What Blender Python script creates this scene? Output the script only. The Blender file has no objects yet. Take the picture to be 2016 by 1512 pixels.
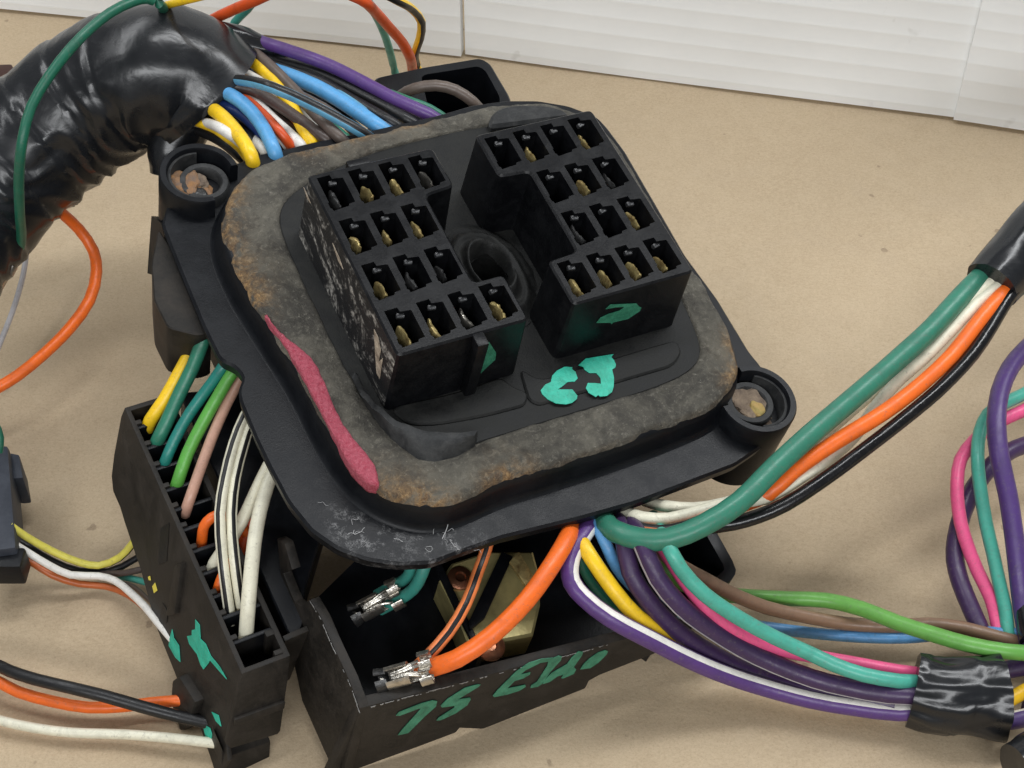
import bpy, bmesh, math, random
from mathutils import Vector, Matrix, noise
random.seed(7)
sc = bpy.context.scene
sc.unit_settings.system = 'METRIC'; sc.unit_settings.scale_length = 0.1      # one unit is ten centimetres
C = bpy.data.collections.new('scene'); sc.collection.children.link(C)

# ------------------------------------------------------------------ camera, world, lamps, exposure
cam = bpy.data.cameras.new('camera'); cam.sensor_width = 36; cam.lens = 54.1; cam.clip_start = 0.05; cam.clip_end = 200
co = bpy.data.objects.new('camera', cam); C.objects.link(co)
co.location = (0, -2.6, 3.08); co.rotation_euler = (math.radians(45), 0, 0)
sc.camera = co
wd = bpy.data.worlds.new('World'); sc.world = wd; wd.use_nodes = True
bg = wd.node_tree.nodes['Background']; bg.inputs[0].default_value = (0.94, 0.975, 1.0, 1); bg.inputs[1].default_value = 0.21
def lamp(name, loc, target, sx, sy, power, col=(.97, .985, 1.0)):
    l = bpy.data.lights.new(name, 'AREA'); l.shape = 'RECTANGLE'; l.size = sx; l.size_y = sy; l.energy = power; l.color = col
    o = bpy.data.objects.new(name, l); C.objects.link(o); o.location = loc
    o.rotation_euler = (Vector(target) - Vector(loc)).to_track_quat('-Z', 'Y').to_euler(); return o
lamp('shop_or_fill_light', (-4.5, 2.0, 7.5), (0, .8, 0), 9, 1.0, 240)
lamp('shop_or_fill_light', (2.8, 1.6, 7.0), (0, .8, 0), 1.0, 9, 430)
lamp('shop_or_fill_light', (0.0, -14.0, 10.0), (0, 2.2, 1.0), 16, 3.0, 1600)  # added front fill lamp, aimed at the boards to brighten them
vs = sc.view_settings; vs.view_transform = 'Standard'; vs.look = 'None'; vs.gamma = 1; vs.exposure = 0.0; vs.use_curve_mapping = False

D = {'backbox': [[0.0889, 0.9168], [0.2389, 0.9204], [0.4204, 0.9126], [0.4408, 0.886], [0.4393, 0.7446], [0.4107, 0.6509], [0.1768, 0.6724], [0.0695, 0.8149]],
 'backhole': [[0.2223, 0.8895], [0.4004, 0.8798], [0.4128, 0.8576], [0.4089, 0.7488], [0.3646, 0.6717], [0.1801, 0.7148]],
 'boardE': [[1.5071, 1.7517, 0.0], [2.4976, 1.4933, 0.0]],
 'boardL': [[-2.5856, 2.6007, 0.0], [-0.1716, 2.1426, 0.0]],
 'boardR': [[-0.1717, 2.1459, 0.0], [1.5089, 1.7517, 0.0]],
 'body': [[-0.6013, 0.3563], [-0.5928, 0.1315], [-0.587, -0.0218], [-0.5733, -0.2432], [-0.5501, -0.3071], [0.3986, -0.3792], [0.4434, -0.1679], [0.5077, 0.3805], [0.3208, 0.5668], [-0.3173, 0.5614]],
 'bossL': [-0.5515, 0.531],
 'bossR': [0.4615, -0.4994],
 'brass': [[-0.3322, -0.5341], [-0.2854, -0.503], [-0.1922, -0.5038], [-0.0875, -0.5417], [-0.1005, -0.602], [-0.1334, -0.6748], [-0.1835, -0.739], [-0.2937, -0.722], [-0.3347, -0.6984], [-0.3296, -0.6158]],
 'browncn': [[-1.6852, 1.4814, 0.4], [-1.5552, 1.4926, 0.4], [-1.5292, 1.42, 0.4], [-1.5366, 1.398, 0.4], [-1.6596, 1.3788, 0.4]],
 'btab': [[-0.1819, -0.5756, -0.03], [-0.1488, -0.5593, -0.03], [-0.1437, -0.6316, -0.03], [-0.1737, -0.6442, -0.03]],
 'cam': [0.0, -2.6, 3.08],
 'cdiv': [0.6773, 0.6154, 0.5548, 0.4922, 0.436, 0.3805, 0.3205, 0.2595, 0.1974, 0.1421, 0.0772],
 'cend': [[-0.8441, -0.6094, -0.06], [-0.7319, -0.6058, -0.0609], [-0.7404, -0.628, -0.113], [-0.7741, -0.6912, -0.2605], [-0.7809, -0.6938, -0.2663], [-0.8913, -0.6921, -0.2528], [-0.9012, -0.6853, -0.2356]],
 'cfin': [[-0.7287, -0.5519, -0.07], [-0.6691, -0.5466, -0.07], [-0.6774, -0.5619, -0.07], [-0.7301, -0.5683, -0.07]],
 'cledge': [[-0.8765, -0.6557, -0.1674], [-0.757, -0.6536, -0.1726], [-0.7613, -0.6617, -0.1913], [-0.8788, -0.664, -0.187]],
 'cleft': [[0.7366, -0.0], [0.7364, -0.0321], [0.7043, -0.1383], [0.6808, -0.1926], [0.652, -0.2159], [0.6021, -0.2149], [0.5671, -0.2231], [0.5022, -0.2333], [0.4477, -0.2402], [0.301, -0.2817], [0.1428, -0.2868], [0.0248, -0.2727], [-0.0697, -0.288], [-0.0985, -0.3001], [-0.0978, -0.2147], [-0.0685, -0.1906], [0.0, 0.0]],
 'clow': [[-0.9021, -0.7056, -0.2838], [-0.7957, -0.7048, -0.291], [-0.8182, -0.7624, -0.4263], [-0.9269, -0.755, -0.3992], [-0.9092, -0.6927, -0.2527]],
 'cmarks': [[[0.2481, -0.2084], [0.2299, -0.2171], [0.2034, -0.2086], [0.1749, -0.2343], [0.1945, -0.2471], [0.2327, -0.2554], [0.2409, -0.2382]], [[0.1981, -0.0888], [0.1782, -0.0807], [0.1552, -0.1022], [0.1338, -0.0899], [0.1023, -0.0901], [0.0649, -0.073], [0.0276, -0.0663], [0.0503, -0.0782], [0.098, -0.1015], [0.0973, -0.115], [0.1007, -0.1452], [0.1162, -0.1496], [0.141, -0.1454], [0.1775, -0.1598], [0.1955, -0.1551], [0.1836, -0.1326], [0.1914, -0.123], [0.1833, -0.1068]], [[0.022, -0.251], [-0.0055, -0.2264], [-0.0216, -0.2293], [-0.0294, -0.2552], [-0.008, -0.2615]], [[0.0153, -0.1886], [-0.007, -0.1653], [-0.0303, -0.1747], [-0.0098, -0.1874]]],
 'conn': {'l': [-0.036, 0.9994, -0.0],
 'len': 0.7366,
 'o': [-0.8441, -0.6094, -0.06],
 'w': [0.9994, 0.036, -0.0],
 'wid': 0.1121},
 'crib': [[0.3286, -0.0583], [0.3126, -0.0247], [0.2546, -0.1496], [0.2767, -0.1909]],
 'crimps': [[[-0.2556, -0.466, 0.28], [-0.3617, -0.5044, 0.24]], [[-0.1748, -0.689, 0.31], [-0.2913, -0.7075, 0.28]]],
 'cslots': [[[0.4368, -0.0682], [0.4182, -0.022], [0.368, -0.1051], [0.3888, -0.1495]], [[0.3179, -0.2027], [0.2895, -0.1959], [0.2748, -0.2212], [0.2961, -0.2657]]],
 'ctab': [[0.1506, -0.2643], [0.1385, -0.225], [0.0557, -0.2011], [0.0522, -0.2183], [0.0383, -0.3008], [0.0518, -0.3245], [0.1217, -0.3136]],
 'cyel': [[[0.373, -0.2155], [0.3704, -0.197], [0.3517, -0.2018], [0.3571, -0.2209]], [[0.4009, -0.2168], [0.3969, -0.2072], [0.3876, -0.2116], [0.3929, -0.2195]]],
 'darkx': [1.5056, 1.7443, 0.0],
 'flakes': [[[-0.3967, -0.1483, 0.4165], [-0.3967, -0.1712, 0.4166], [-0.3975, -0.1929, 0.3969], [-0.399, -0.1957, 0.3594], [-0.3978, -0.2076, 0.3883], [-0.4004, -0.2154, 0.3228], [-0.4005, -0.1991, 0.32], [-0.3986, -0.1719, 0.3692]], [[-0.3967, 0.273, 0.4176], [-0.3967, 0.257, 0.4177], [-0.3969, 0.2269, 0.4126], [-0.3971, 0.2443, 0.4073]], [[-0.3964, 0.0965, 0.4233], [-0.3965, 0.0562, 0.4209], [-0.3969, 0.0287, 0.4108], [-0.397, 0.058, 0.4081]]],
 'flange': [[-0.6727, 0.4504], [-0.6762, 0.3315], [-0.679, 0.1361], [-0.675, 0.0402], [-0.6685, 0.0247], [-0.649, 0.005], [-0.6406, -0.0286], [-0.6635, -0.0589], [-0.6696, -0.0858], [-0.6708, -0.1902], [-0.6678, -0.2742], [-0.6614, -0.3656], [-0.6405, -0.4472], [-0.6039, -0.5073], [-0.554, -0.5538], [-0.495, -0.5869], [-0.4267, -0.6079], [-0.3652, -0.6054], [-0.2572, -0.6033], [-0.0669, -0.62], [0.0755, -0.6276], [0.1624, -0.6244], [0.3499, -0.6179], [0.4361, -0.596], [0.5303, -0.5374], [0.5594, -0.3908], [0.5524, -0.3421], [0.5565, -0.1723], [0.5452, -0.0203], [0.5544, 0.1868], [0.5608, 0.3444], [0.5533, 0.4381], [0.5452, 0.477], [0.524, 0.5004], [0.4836, 0.5387], [0.4096, 0.5784], [0.3291, 0.6003], [0.2303, 0.6098], [0.1175, 0.6008], [-0.0843, 0.5989], [-0.2289, 0.6011], [-0.3246, 0.5975], [-0.3938, 0.5994], [-0.4314, 0.5837], [-0.5095, 0.6236], [-0.6121, 0.5496]],
 'flap': [[-0.6809, 0.4889, -0.06], [-0.6774, 0.4222, 0.06], [-0.6756, 0.3397, 0.08], [-0.6854, 0.1376, 0.08], [-0.6972, 0.151, 0.0], [-0.7228, 0.2277, -0.16], [-0.7071, 0.2711, -0.12], [-0.7135, 0.3785, -0.12], [-0.7033, 0.4333, -0.1]],
 'flap2': [[-0.6476, 0.6089, 0.02], [-0.6572, 0.4983, 0.12], [-0.6733, 0.4036, 0.12], [-0.6822, 0.448, -0.02], [-0.6954, 0.4968, -0.06], [-0.6707, 0.5552, -0.02]],
 'fn': [-0.101, -0.9949, 0.0],
 'fns': [-0.0999, -0.9839, 0.1483],
 'frame': {'o': [-0.0827, 0.2164, 0.4116],
 'x': [0.88797, 0.4523, -0.08327],
 'y': [-0.4234, 0.87467, 0.23597],
 'z': [0.17957, -0.17428, 0.96818]},
 'front': [[-0.6512, -0.7957, 0.0], [0.073, -0.8692, -0.0], [0.1135, -0.8835, -0.0673], [0.068, -0.884, -0.1011], [-0.0692, -0.8749, -0.1333], [-0.0927, -0.8745, -0.1467], [-0.0965, -0.8788, -0.178], [-0.3452, -0.8627, -0.2386], [-0.4058, -0.8513, -0.2039], [-0.4128, -0.8532, -0.2207], [-0.4993, -0.847, -0.2383], [-0.6489, -0.836, -0.2656], [-0.7192, -0.8315, -0.2834]],
 'inner': [[-0.3066, 0.4178], [-0.4007, 0.373], [-0.4372, 0.3098], [-0.4424, 0.199], [-0.4447, -0.0158], [-0.4394, -0.1861], [-0.4301, -0.2813], [-0.3923, -0.3637], [-0.3483, -0.4022], [-0.251, -0.4053], [-0.0988, -0.4051], [0.072, -0.4051], [0.2209, -0.4061], [0.3344, -0.3907], [0.3879, -0.3466], [0.4066, -0.25], [0.4211, -0.1329], [0.4385, 0.0472], [0.4633, 0.2339], [0.4628, 0.3345], [0.4147, 0.4037], [0.3147, 0.4444], [0.1913, 0.4639], [0.0349, 0.4676], [-0.1494, 0.4591]],
 'kc': 0.3,
 'key': [-0.204, -0.27],
 'ktab': [-0.265, 0.276],
 'lcells': [[-0.35, 0.2], [-0.275, 0.2], [-0.2, 0.2], [-0.125, 0.2], [-0.35, 0.0688], [-0.275, 0.0688], [-0.2, 0.0688], [-0.35, -0.0625], [-0.275, -0.0625], [-0.2, -0.0625], [-0.35, -0.1938], [-0.275, -0.1938], [-0.2, -0.1938], [-0.125, -0.1938]],
 'left': [[-0.6512, -0.7957, -0.0], [-0.6508, -0.7312, 0.0128], [-0.6532, -0.6377, 0.0118], [-0.6541, -0.5763, 0.0157], [-0.657, -0.5223, 0.0046], [-0.6672, -0.502, -0.0597], [-0.6711, -0.4782, -0.0818], [-0.6717, -0.4446, -0.0808], [-0.6718, -0.4052, -0.0752], [-0.6629, -0.4296, -0.0194], [-0.6608, -0.3724, 0.0035], [-0.6656, -0.3413, -0.0236], [-0.6859, -0.4697, -0.1793], [-0.6977, -0.6304, -0.2836], [-0.6933, -0.8064, -0.2829], [-0.6895, -0.8508, -0.2643]],
 'lens': [[0.1774, 0.4402], [0.2041, 0.4787], [0.2411, 0.4982], [0.2916, 0.4955], [0.3692, 0.4706], [0.4034, 0.4424], [0.4078, 0.415], [0.317, 0.4253]],
 'lidx': [(0, 0), (1, 0), (2, 0), (3, 0), (0, 1), (1, 1), (2, 1), (0, 2), (1, 2), (2, 2), (0, 3), (1, 3), (2, 3), (3, 3)],
 'lint': [[-0.6106, -0.4002], [-0.5452, -0.466], [-0.5359, -0.4866], [-0.5142, -0.5114], [-0.4714, -0.5452], [-0.433, -0.567], [-0.396, -0.5869], [-0.3632, -0.5816], [-0.3526, -0.6092], [-0.3991, -0.5449], [-0.3615, -0.5424]],
 'ln': [-0.9997, -0.024, -0.0],
 'lns': [-0.9887, -0.0238, 0.1483],
 'loom': [[1.1015, -0.8169, 0.105, 0.0555], [1.1759, -0.7853, 0.105, 0.0671]],
 'lout': [[-0.394, 0.27], [-0.08, 0.27], [-0.08, 0.146], [-0.156, 0.138], [-0.156, -0.124], [-0.08, -0.124], [-0.08, -0.256], [-0.394, -0.256]],
 'lterm': [[-1.3397, 0.5156, 0.42], [-1.3899, 0.4454, 0.36]],
 'mark2': [[0.1276, -0.2531, 0.4108], [0.1365, -0.2526, 0.4239], [0.1675, -0.253, 0.4135], [0.2124, -0.2535, 0.3987], [0.2224, -0.2541, 0.3842], [0.2318, -0.2544, 0.3764], [0.2297, -0.2549, 0.3644], [0.2033, -0.2556, 0.3463], [0.1632, -0.2555, 0.3491], [0.1593, -0.2557, 0.3441], [0.1545, -0.2554, 0.3512], [0.1139, -0.2548, 0.3666], [0.1205, -0.2542, 0.3814], [0.1392, -0.254, 0.3882], [0.1696, -0.2539, 0.389], [0.1816, -0.2536, 0.3984], [0.1548, -0.2532, 0.4073]],
 'markC': [[-0.0446, -0.3287], [-0.0272, -0.3177], [-0.0123, -0.3159], [-0.0007, -0.3006], [0.016, -0.2914], [0.0384, -0.2873], [0.0554, -0.2941], [0.052, -0.2987], [0.0564, -0.3081], [0.0533, -0.3264], [0.0424, -0.3318], [0.0263, -0.3276], [0.0083, -0.3351], [-0.0057, -0.339], [0.0271, -0.3499], [0.0304, -0.3694], [0.0257, -0.3767], [0.0106, -0.3827], [-0.0051, -0.3819], [-0.0264, -0.3725], [-0.04, -0.3558], [-0.0459, -0.3394]],
 'markJ': [[0.0719, -0.2938], [0.0962, -0.2823], [0.1137, -0.2845], [0.1672, -0.2916], [0.1577, -0.2977], [0.1598, -0.3077], [0.158, -0.321], [0.1526, -0.3272], [0.143, -0.3298], [0.1361, -0.3527], [0.1241, -0.3736], [0.1135, -0.3859], [0.0972, -0.3917], [0.0805, -0.3884], [0.0782, -0.3831], [0.0705, -0.3861], [0.0594, -0.3701], [0.0592, -0.3566], [0.07, -0.3455], [0.0857, -0.3507], [0.0987, -0.3573], [0.1054, -0.3425], [0.1022, -0.3267], [0.0864, -0.3214], [0.0799, -0.3102], [0.0804, -0.3012]],
 'markL': [[-0.1721, -0.2587, 0.4208], [-0.1462, -0.2607, 0.3708], [-0.1437, -0.2618, 0.344], [-0.1603, -0.2625, 0.3249], [-0.1782, -0.2635, 0.2997], [-0.19, -0.2633, 0.3048], [-0.1955, -0.2614, 0.3529], [-0.194, -0.2597, 0.3971]],
 'nes': [0.0332, -0.9214, 0.3872],
 'pads': [[[-0.3905, -0.2595], [-0.2276, -0.2711], [-0.1156, -0.2646], [-0.0996, -0.2993], [-0.072, -0.3231], [-0.0927, -0.3526], [-0.1874, -0.3494], [-0.3061, -0.3346], [-0.3704, -0.3128]], [[-0.0638, -0.2519], [-0.0352, -0.3015], [0.2929, -0.3001], [0.3348, -0.3012], [0.3324, -0.3362], [0.2925, -0.3647], [-0.0648, -0.362], [-0.0811, -0.342]]],
 'pink': [[-0.5616, 0.0707], [-0.5552, 0.0328], [-0.5401, -0.0136], [-0.5177, -0.0561], [-0.5009, -0.0937], [-0.5025, -0.1622], [-0.5074, -0.2437], [-0.4969, -0.3178], [-0.4804, -0.3697], [-0.4807, -0.4073], [-0.49, -0.4493], [-0.5139, -0.4224], [-0.5289, -0.3732], [-0.5334, -0.2971], [-0.5357, -0.2132], [-0.5405, -0.1339], [-0.5453, -0.0529], [-0.5567, 0.0125]],
 'plateau': [[-0.553, 0.3689], [-0.5727, 0.3024], [-0.5749, 0.193], [-0.567, 0.1137], [-0.553, 0.0042], [-0.5361, -0.1253], [-0.5354, -0.2456], [-0.522, -0.3598], [-0.4905, -0.4405], [-0.4452, -0.4869], [-0.3976, -0.5143], [-0.3416, -0.5235], [-0.2307, -0.5087], [-0.1371, -0.5098], [-0.0237, -0.5115], [0.1187, -0.5094], [0.2609, -0.5011], [0.3376, -0.4914], [0.4019, -0.4588], [0.444, -0.4238], [0.4718, -0.3393], [0.4825, -0.263], [0.4796, -0.0676], [0.4831, 0.1352], [0.4883, 0.2813], [0.4838, 0.3602], [0.4623, 0.4073], [0.4146, 0.4638], [0.3519, 0.4961], [0.2744, 0.5154], [0.1765, 0.5235], [0.0664, 0.5132], [-0.1297, 0.5102], [-0.271, 0.5094], [-0.3648, 0.5031], [-0.4292, 0.4907], [-0.4977, 0.4431]],
 'rcells': [[0.0757, 0.2061], [0.1507, 0.2061], [0.2257, 0.2061], [0.3007, 0.2061], [0.1507, 0.0748], [0.2257, 0.0748], [0.3007, 0.0748], [0.1507, -0.0564], [0.2257, -0.0564], [0.3007, -0.0564], [0.0757, -0.1877], [0.1507, -0.1877], [0.2257, -0.1877], [0.3007, -0.1877]],
 'ridx': [(0, 0), (1, 0), (2, 0), (3, 0), (1, 1), (2, 1), (3, 1), (1, 2), (2, 2), (3, 2), (0, 3), (1, 3), (2, 3), (3, 3)],
 'rim': {'A': [-0.6512, -0.7957, -0.0],
 'B': [0.073, -0.8692, 0.0],
 'E': [[0.073, -0.8692], [0.1457, -0.8252], [0.2049, -0.8192], [0.253, -0.8243], [0.2985, -0.8099], [0.3145, -0.7901], [0.316, -0.7155], [0.3179, -0.5827]],
 'L': [-0.6584, -0.4929, 0.0]},
 'rivet': [-0.286, -0.5482, -0.1],
 'rivet2': [-0.292, -0.7321, -0.1],
 'rout': [[0.0337, 0.2781], [0.3517, 0.2781], [0.3517, -0.2499], [0.0337, -0.2499], [0.0337, -0.1199], [0.1117, -0.1139], [0.1117, 0.1361], [0.0337, 0.1421]],
 'rustpts': [[-0.5569, 0.3296, 0.1], [-0.5588, 0.2035, 0.12], [-0.5615, 0.112, 0.09], [-0.5031, 0.4281, 0.08], [-0.446, -0.4333, 0.1], [-0.3937, -0.4918, 0.08], [-0.2142, -0.4871, 0.1], [0.4548, -0.3684, 0.09], [0.4048, -0.4293, 0.06], [-0.268, 0.4999, 0.08], [-0.1596, 0.5008, 0.1], [-0.0154, 0.5141, 0.1]],
 'scuff': [[-0.3858, -0.5835, 0.18, 0.09], [-0.5108, -0.5121, 0.18, 0.09], [-0.5566, -0.4653, 0.18, 0.06]],
 'sidebody': [[-0.6742, 0.4692], [-0.6613, 0.3831], [-0.6504, 0.1423], [-0.6882, 0.1392], [-0.747, 0.1811], [-0.7513, 0.2675], [-0.7241, 0.37]],
 'sidebody2': [[-0.7301, 0.1485], [-0.7097, -0.5622], [-0.6725, -0.5405], [-0.6385, -0.4587], [-0.5034, -0.2746], [-0.5527, 0.1083]],
 'sleeve': [[1.164, 0.2079, 0.61, 0.0677], [1.2178, 0.2639, 0.63, 0.0719], [1.3037, 0.3515, 0.67, 0.0751], [1.4918, 0.5878, 0.67, 0.081], [2.0285, 1.345, 0.45, 0.0951], [2.6961, 2.1358, 0.175, 0.1106]],
 'smallconn': [[-1.3912, 0.05, 0.2], [-1.2831, 0.0623, 0.2], [-1.1859, -0.2733, 0.2], [-1.2931, -0.2919, 0.2]],
 'smalllatch': [[-1.2925, 0.072, 0.18], [-1.2649, 0.0649, 0.18], [-1.2365, -0.015, 0.18], [-1.2639, -0.0184, 0.18]],
 'shadow_strip': [[-0.1677, -0.5241, -0.08], [-0.1481, -0.5455, -0.08], [-0.2779, -0.666, -0.08], [-0.3245, -0.6826, -0.08], [-0.3199, -0.664, -0.08]],
 'strip': [[-0.451, -0.1673, 0.305], [-0.4525, -0.2066, 0.305], [-0.4456, -0.2539, 0.305], [-0.4293, -0.3011, 0.305], [-0.4012, -0.3424, 0.305], [-0.366, -0.3722, 0.305], [-0.3261, -0.3914, 0.305], [-0.2838, -0.4059, 0.305], [-0.2363, -0.4097, 0.305]],
 'stripb': [[-0.4354, -0.1572, 0.264], [-0.4383, -0.2178, 0.264], [-0.4327, -0.2719, 0.264], [-0.4204, -0.3291, 0.264], [-0.3999, -0.3801, 0.264], [-0.3692, -0.4208, 0.264], [-0.3291, -0.4265, 0.264], [-0.2866, -0.4275, 0.264], [-0.2294, -0.4056, 0.264]],
 'swirl': [-0.0167, 0.0116],
 'tape': [[0.9199, -0.5968, 0.0875, 0.0816], [0.9673, -0.6105, 0.0875, 0.086], [1.0354, -0.6187, 0.0875, 0.0882], [1.1143, -0.6187, 0.0875, 0.0952]],
 'tape2': [[1.2208, -0.3985, 0.1225, 0.0313], [1.2214, -0.4861, 0.1225, 0.0355]],
 'text': {'5': [[-0.3748, -0.8295, -0.028], [-0.3781, -0.8302, -0.0351], [-0.4238, -0.8303, -0.0666], [-0.3946, -0.8343, -0.0731], [-0.3924, -0.8358, -0.0815], [-0.3984, -0.8384, -0.1031], [-0.4237, -0.8392, -0.1255], [-0.4582, -0.8377, -0.1386], [-0.4681, -0.8361, -0.1348], [-0.4648, -0.8351, -0.1255], [-0.429, -0.8346, -0.0983], [-0.4297, -0.8334, -0.0906], [-0.4602, -0.8292, -0.0834], [-0.4637, -0.8275, -0.0744], [-0.4495, -0.8255, -0.0521], [-0.4117, -0.8252, -0.0243], [-0.382, -0.8281, -0.0238]],
 '7': [[-0.567, -0.8157, -0.0659], [-0.5611, -0.8145, -0.0542], [-0.5118, -0.8177, -0.0418], [-0.4852, -0.8203, -0.0415], [-0.4738, -0.8228, -0.0503], [-0.4747, -0.8259, -0.0716], [-0.499, -0.8283, -0.1038], [-0.533, -0.8329, -0.1568], [-0.5574, -0.83, -0.1546], [-0.5504, -0.8283, -0.138], [-0.5101, -0.8212, -0.0643], [-0.5156, -0.8203, -0.0617], [-0.5575, -0.8174, -0.0705]],
 'E': [[-0.2071, -0.8414, 0.0063], [-0.2109, -0.8429, -0.0062], [-0.2365, -0.8396, -0.0019], [-0.2705, -0.8385, -0.0175], [-0.2799, -0.8394, -0.0298], [-0.2562, -0.842, -0.031], [-0.2563, -0.8434, -0.0405], [-0.2717, -0.8433, -0.0503], [-0.2911, -0.8415, -0.0511], [-0.3061, -0.8436, -0.0756], [-0.2621, -0.849, -0.0813], [-0.2596, -0.8505, -0.0898], [-0.2736, -0.8507, -0.1004], [-0.3041, -0.848, -0.1034], [-0.3339, -0.8444, -0.0992], [-0.3389, -0.8428, -0.092], [-0.3302, -0.8406, -0.0717], [-0.2933, -0.8354, -0.012], [-0.266, -0.8346, 0.0111], [-0.236, -0.8372, 0.0143]],
 'd': [[-0.1326, -0.8503, -0.0027], [-0.1332, -0.8523, -0.0166], [-0.1464, -0.8573, -0.0586], [-0.1386, -0.8601, -0.0718], [-0.1414, -0.8625, -0.0899], [-0.1675, -0.8611, -0.0977], [-0.1725, -0.8598, -0.093], [-0.1688, -0.8583, -0.08], [-0.1829, -0.857, -0.0809], [-0.2004, -0.8577, -0.0974], [-0.2174, -0.8561, -0.0984], [-0.2164, -0.8542, -0.0852], [-0.2004, -0.8518, -0.0585], [-0.1668, -0.8521, -0.0375], [-0.159, -0.8494, -0.0148], [-0.1452, -0.8478, 0.0051]],
 'l': [[-0.1854, -0.8443, 0.0015], [-0.1846, -0.8465, -0.013], [-0.2042, -0.8504, -0.052], [-0.2203, -0.8558, -0.0981], [-0.2279, -0.8559, -0.1044], [-0.2467, -0.8536, -0.1016], [-0.2467, -0.852, -0.0908], [-0.2338, -0.852, -0.0821], [-0.2169, -0.8447, -0.0224], [-0.2168, -0.8418, -0.0035], [-0.2055, -0.8418, 0.0046], [-0.1934, -0.8424, 0.0083]],
 'o': [[-0.0667, -0.8609, -0.0289], [-0.0686, -0.8628, -0.0424], [-0.0842, -0.8652, -0.0693], [-0.1021, -0.8655, -0.0832], [-0.1275, -0.8621, -0.0776], [-0.1234, -0.8597, -0.0592], [-0.1122, -0.858, -0.0401], [-0.0922, -0.8574, -0.0226], [-0.0754, -0.8588, -0.0204]]},
 'trunk': [[-1.5313, 0.4165, 0.43, 0.1653], [-1.4438, 0.6128, 0.5, 0.173], [-1.3478, 0.7357, 0.57, 0.1773], [-1.244, 0.8207, 0.63, 0.1808], [-1.133, 0.8737, 0.69, 0.1834], [-1.0314, 0.8908, 0.74, 0.1823], [-0.9415, 0.8865, 0.77, 0.1731], [-0.8754, 0.895, 0.75, 0.174], [-0.8224, 0.8832, 0.69, 0.1796]],
 'trunkcap': [[-0.8382, 1.0178, 0.79, 0.0551], [-0.7402, 1.0052, 0.79, 0.0413], [-0.6592, 0.9991, 0.77, 0.0276], [-0.6149, 1.0177, 0.75, 0.0194]],
 'trunkflap': [[-0.8772, 0.8813, 0.67, 0.0825], [-0.8951, 0.8067, 0.64, 0.0791], [-0.9129, 0.7587, 0.6, 0.0654], [-0.9235, 0.7241, 0.55, 0.0492]],
 'wires': [
('purple_wire', 'purple wire at the far edge of the fan leaving the taped trunk', 'fan wires', 0.0177, 'purple', None, [[-0.699, 1.01, 0.79], [-0.608, 0.963, 0.79], [-0.498, 0.934, 0.764], [-0.402, 0.885, 0.741], [-0.306, 0.83, 0.717], [-0.221, 0.794, 0.696], [-0.174, 0.795, 0.657]]),
 ('black_wire', 'plain black wire just below the purple one in the fan', 'fan wires', 0.015, 'black', None, [[-0.726, 0.982, 0.77], [-0.656, 0.975, 0.75], [-0.55, 0.95, 0.735], [-0.451, 0.895, 0.719], [-0.354, 0.83, 0.704], [-0.266, 0.769, 0.69], [-0.227, 0.773, 0.652]]),
 ('black_wire', 'black wire with a pale grey stripe next to the bright blue wire in the fan', 'fan wires', 0.0143, 'black', ('ltgrey', 0.6, 1.0), [[-0.714, 0.98, 0.75], [-0.622, 0.956, 0.74], [-0.522, 0.907, 0.729], [-0.423, 0.829, 0.718], [-0.311, 0.746, 0.704], [-0.28, 0.751, 0.668]]),
 ('blue_wire', 'thick bright blue wire in the middle of the fan', 'fan wires', 0.0202, 'blue', None, [[-0.694, 0.933, 0.76], [-0.61, 0.9, 0.75], [-0.522, 0.854, 0.739], [-0.433, 0.787, 0.727], [-0.346, 0.711, 0.715], [-0.311, 0.715, 0.678]]),
 ('blue_wire', 'pale blue wire with a black stripe crossing the fan', 'fan wires', 0.0146, 'ltblue', ('black', -1.2, 0.1), [[-0.906, 1.017, 0.61], [-0.824, 0.956, 0.69], [-0.712, 0.791, 0.81], [-0.599, 0.661, 0.87], [-0.516, 0.665, 0.82], [-0.446, 0.655, 0.783], [-0.385, 0.641, 0.751], [-0.353, 0.669, 0.698]]),
 ('brown_wire', 'grey-brown wire from the top of the tape edge down across the fan', 'fan wires', 0.0161, 'brown', None, [[-0.835, 1.098, 0.69], [-0.738, 1.022, 0.76], [-0.671, 0.934, 0.78], [-0.606, 0.843, 0.78], [-0.548, 0.764, 0.769], [-0.501, 0.698, 0.759], [-0.442, 0.625, 0.748], [-0.416, 0.635, 0.704]]),
 ('yellow_wire', 'yellow wire at the top of the tape edge, passing under blue and brown wires', 'fan wires', 0.0175, 'yellow', None, [[-0.858, 1.05, 0.68], [-0.764, 1.026, 0.74], [-0.685, 0.918, 0.77], [-0.641, 0.858, 0.77], [-0.612, 0.804, 0.77], [-0.575, 0.753, 0.754], [-0.544, 0.687, 0.737], [-0.516, 0.636, 0.722], [-0.499, 0.63, 0.687]]),
 ('brown_wire', 'dark brown wire arching under the pale blue striped wire in the fan', 'fan wires', 0.0158, 'dkbrown', None, [[-0.781, 0.789, 0.78], [-0.746, 0.788, 0.79], [-0.679, 0.791, 0.777], [-0.61, 0.746, 0.764], [-0.543, 0.692, 0.75], [-0.475, 0.632, 0.735], [-0.446, 0.634, 0.699]]),
 ('blue_wire', 'sky blue wire bending sharply down beside the yellow one, near the round boss', 'fan wires', 0.0186, 'blue', None, [[-0.919, 1.005, 0.61], [-0.834, 0.929, 0.68], [-0.766, 0.807, 0.76], [-0.727, 0.744, 0.79], [-0.697, 0.72, 0.785], [-0.644, 0.647, 0.775], [-0.599, 0.546, 0.763], [-0.593, 0.543, 0.72]]),
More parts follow.
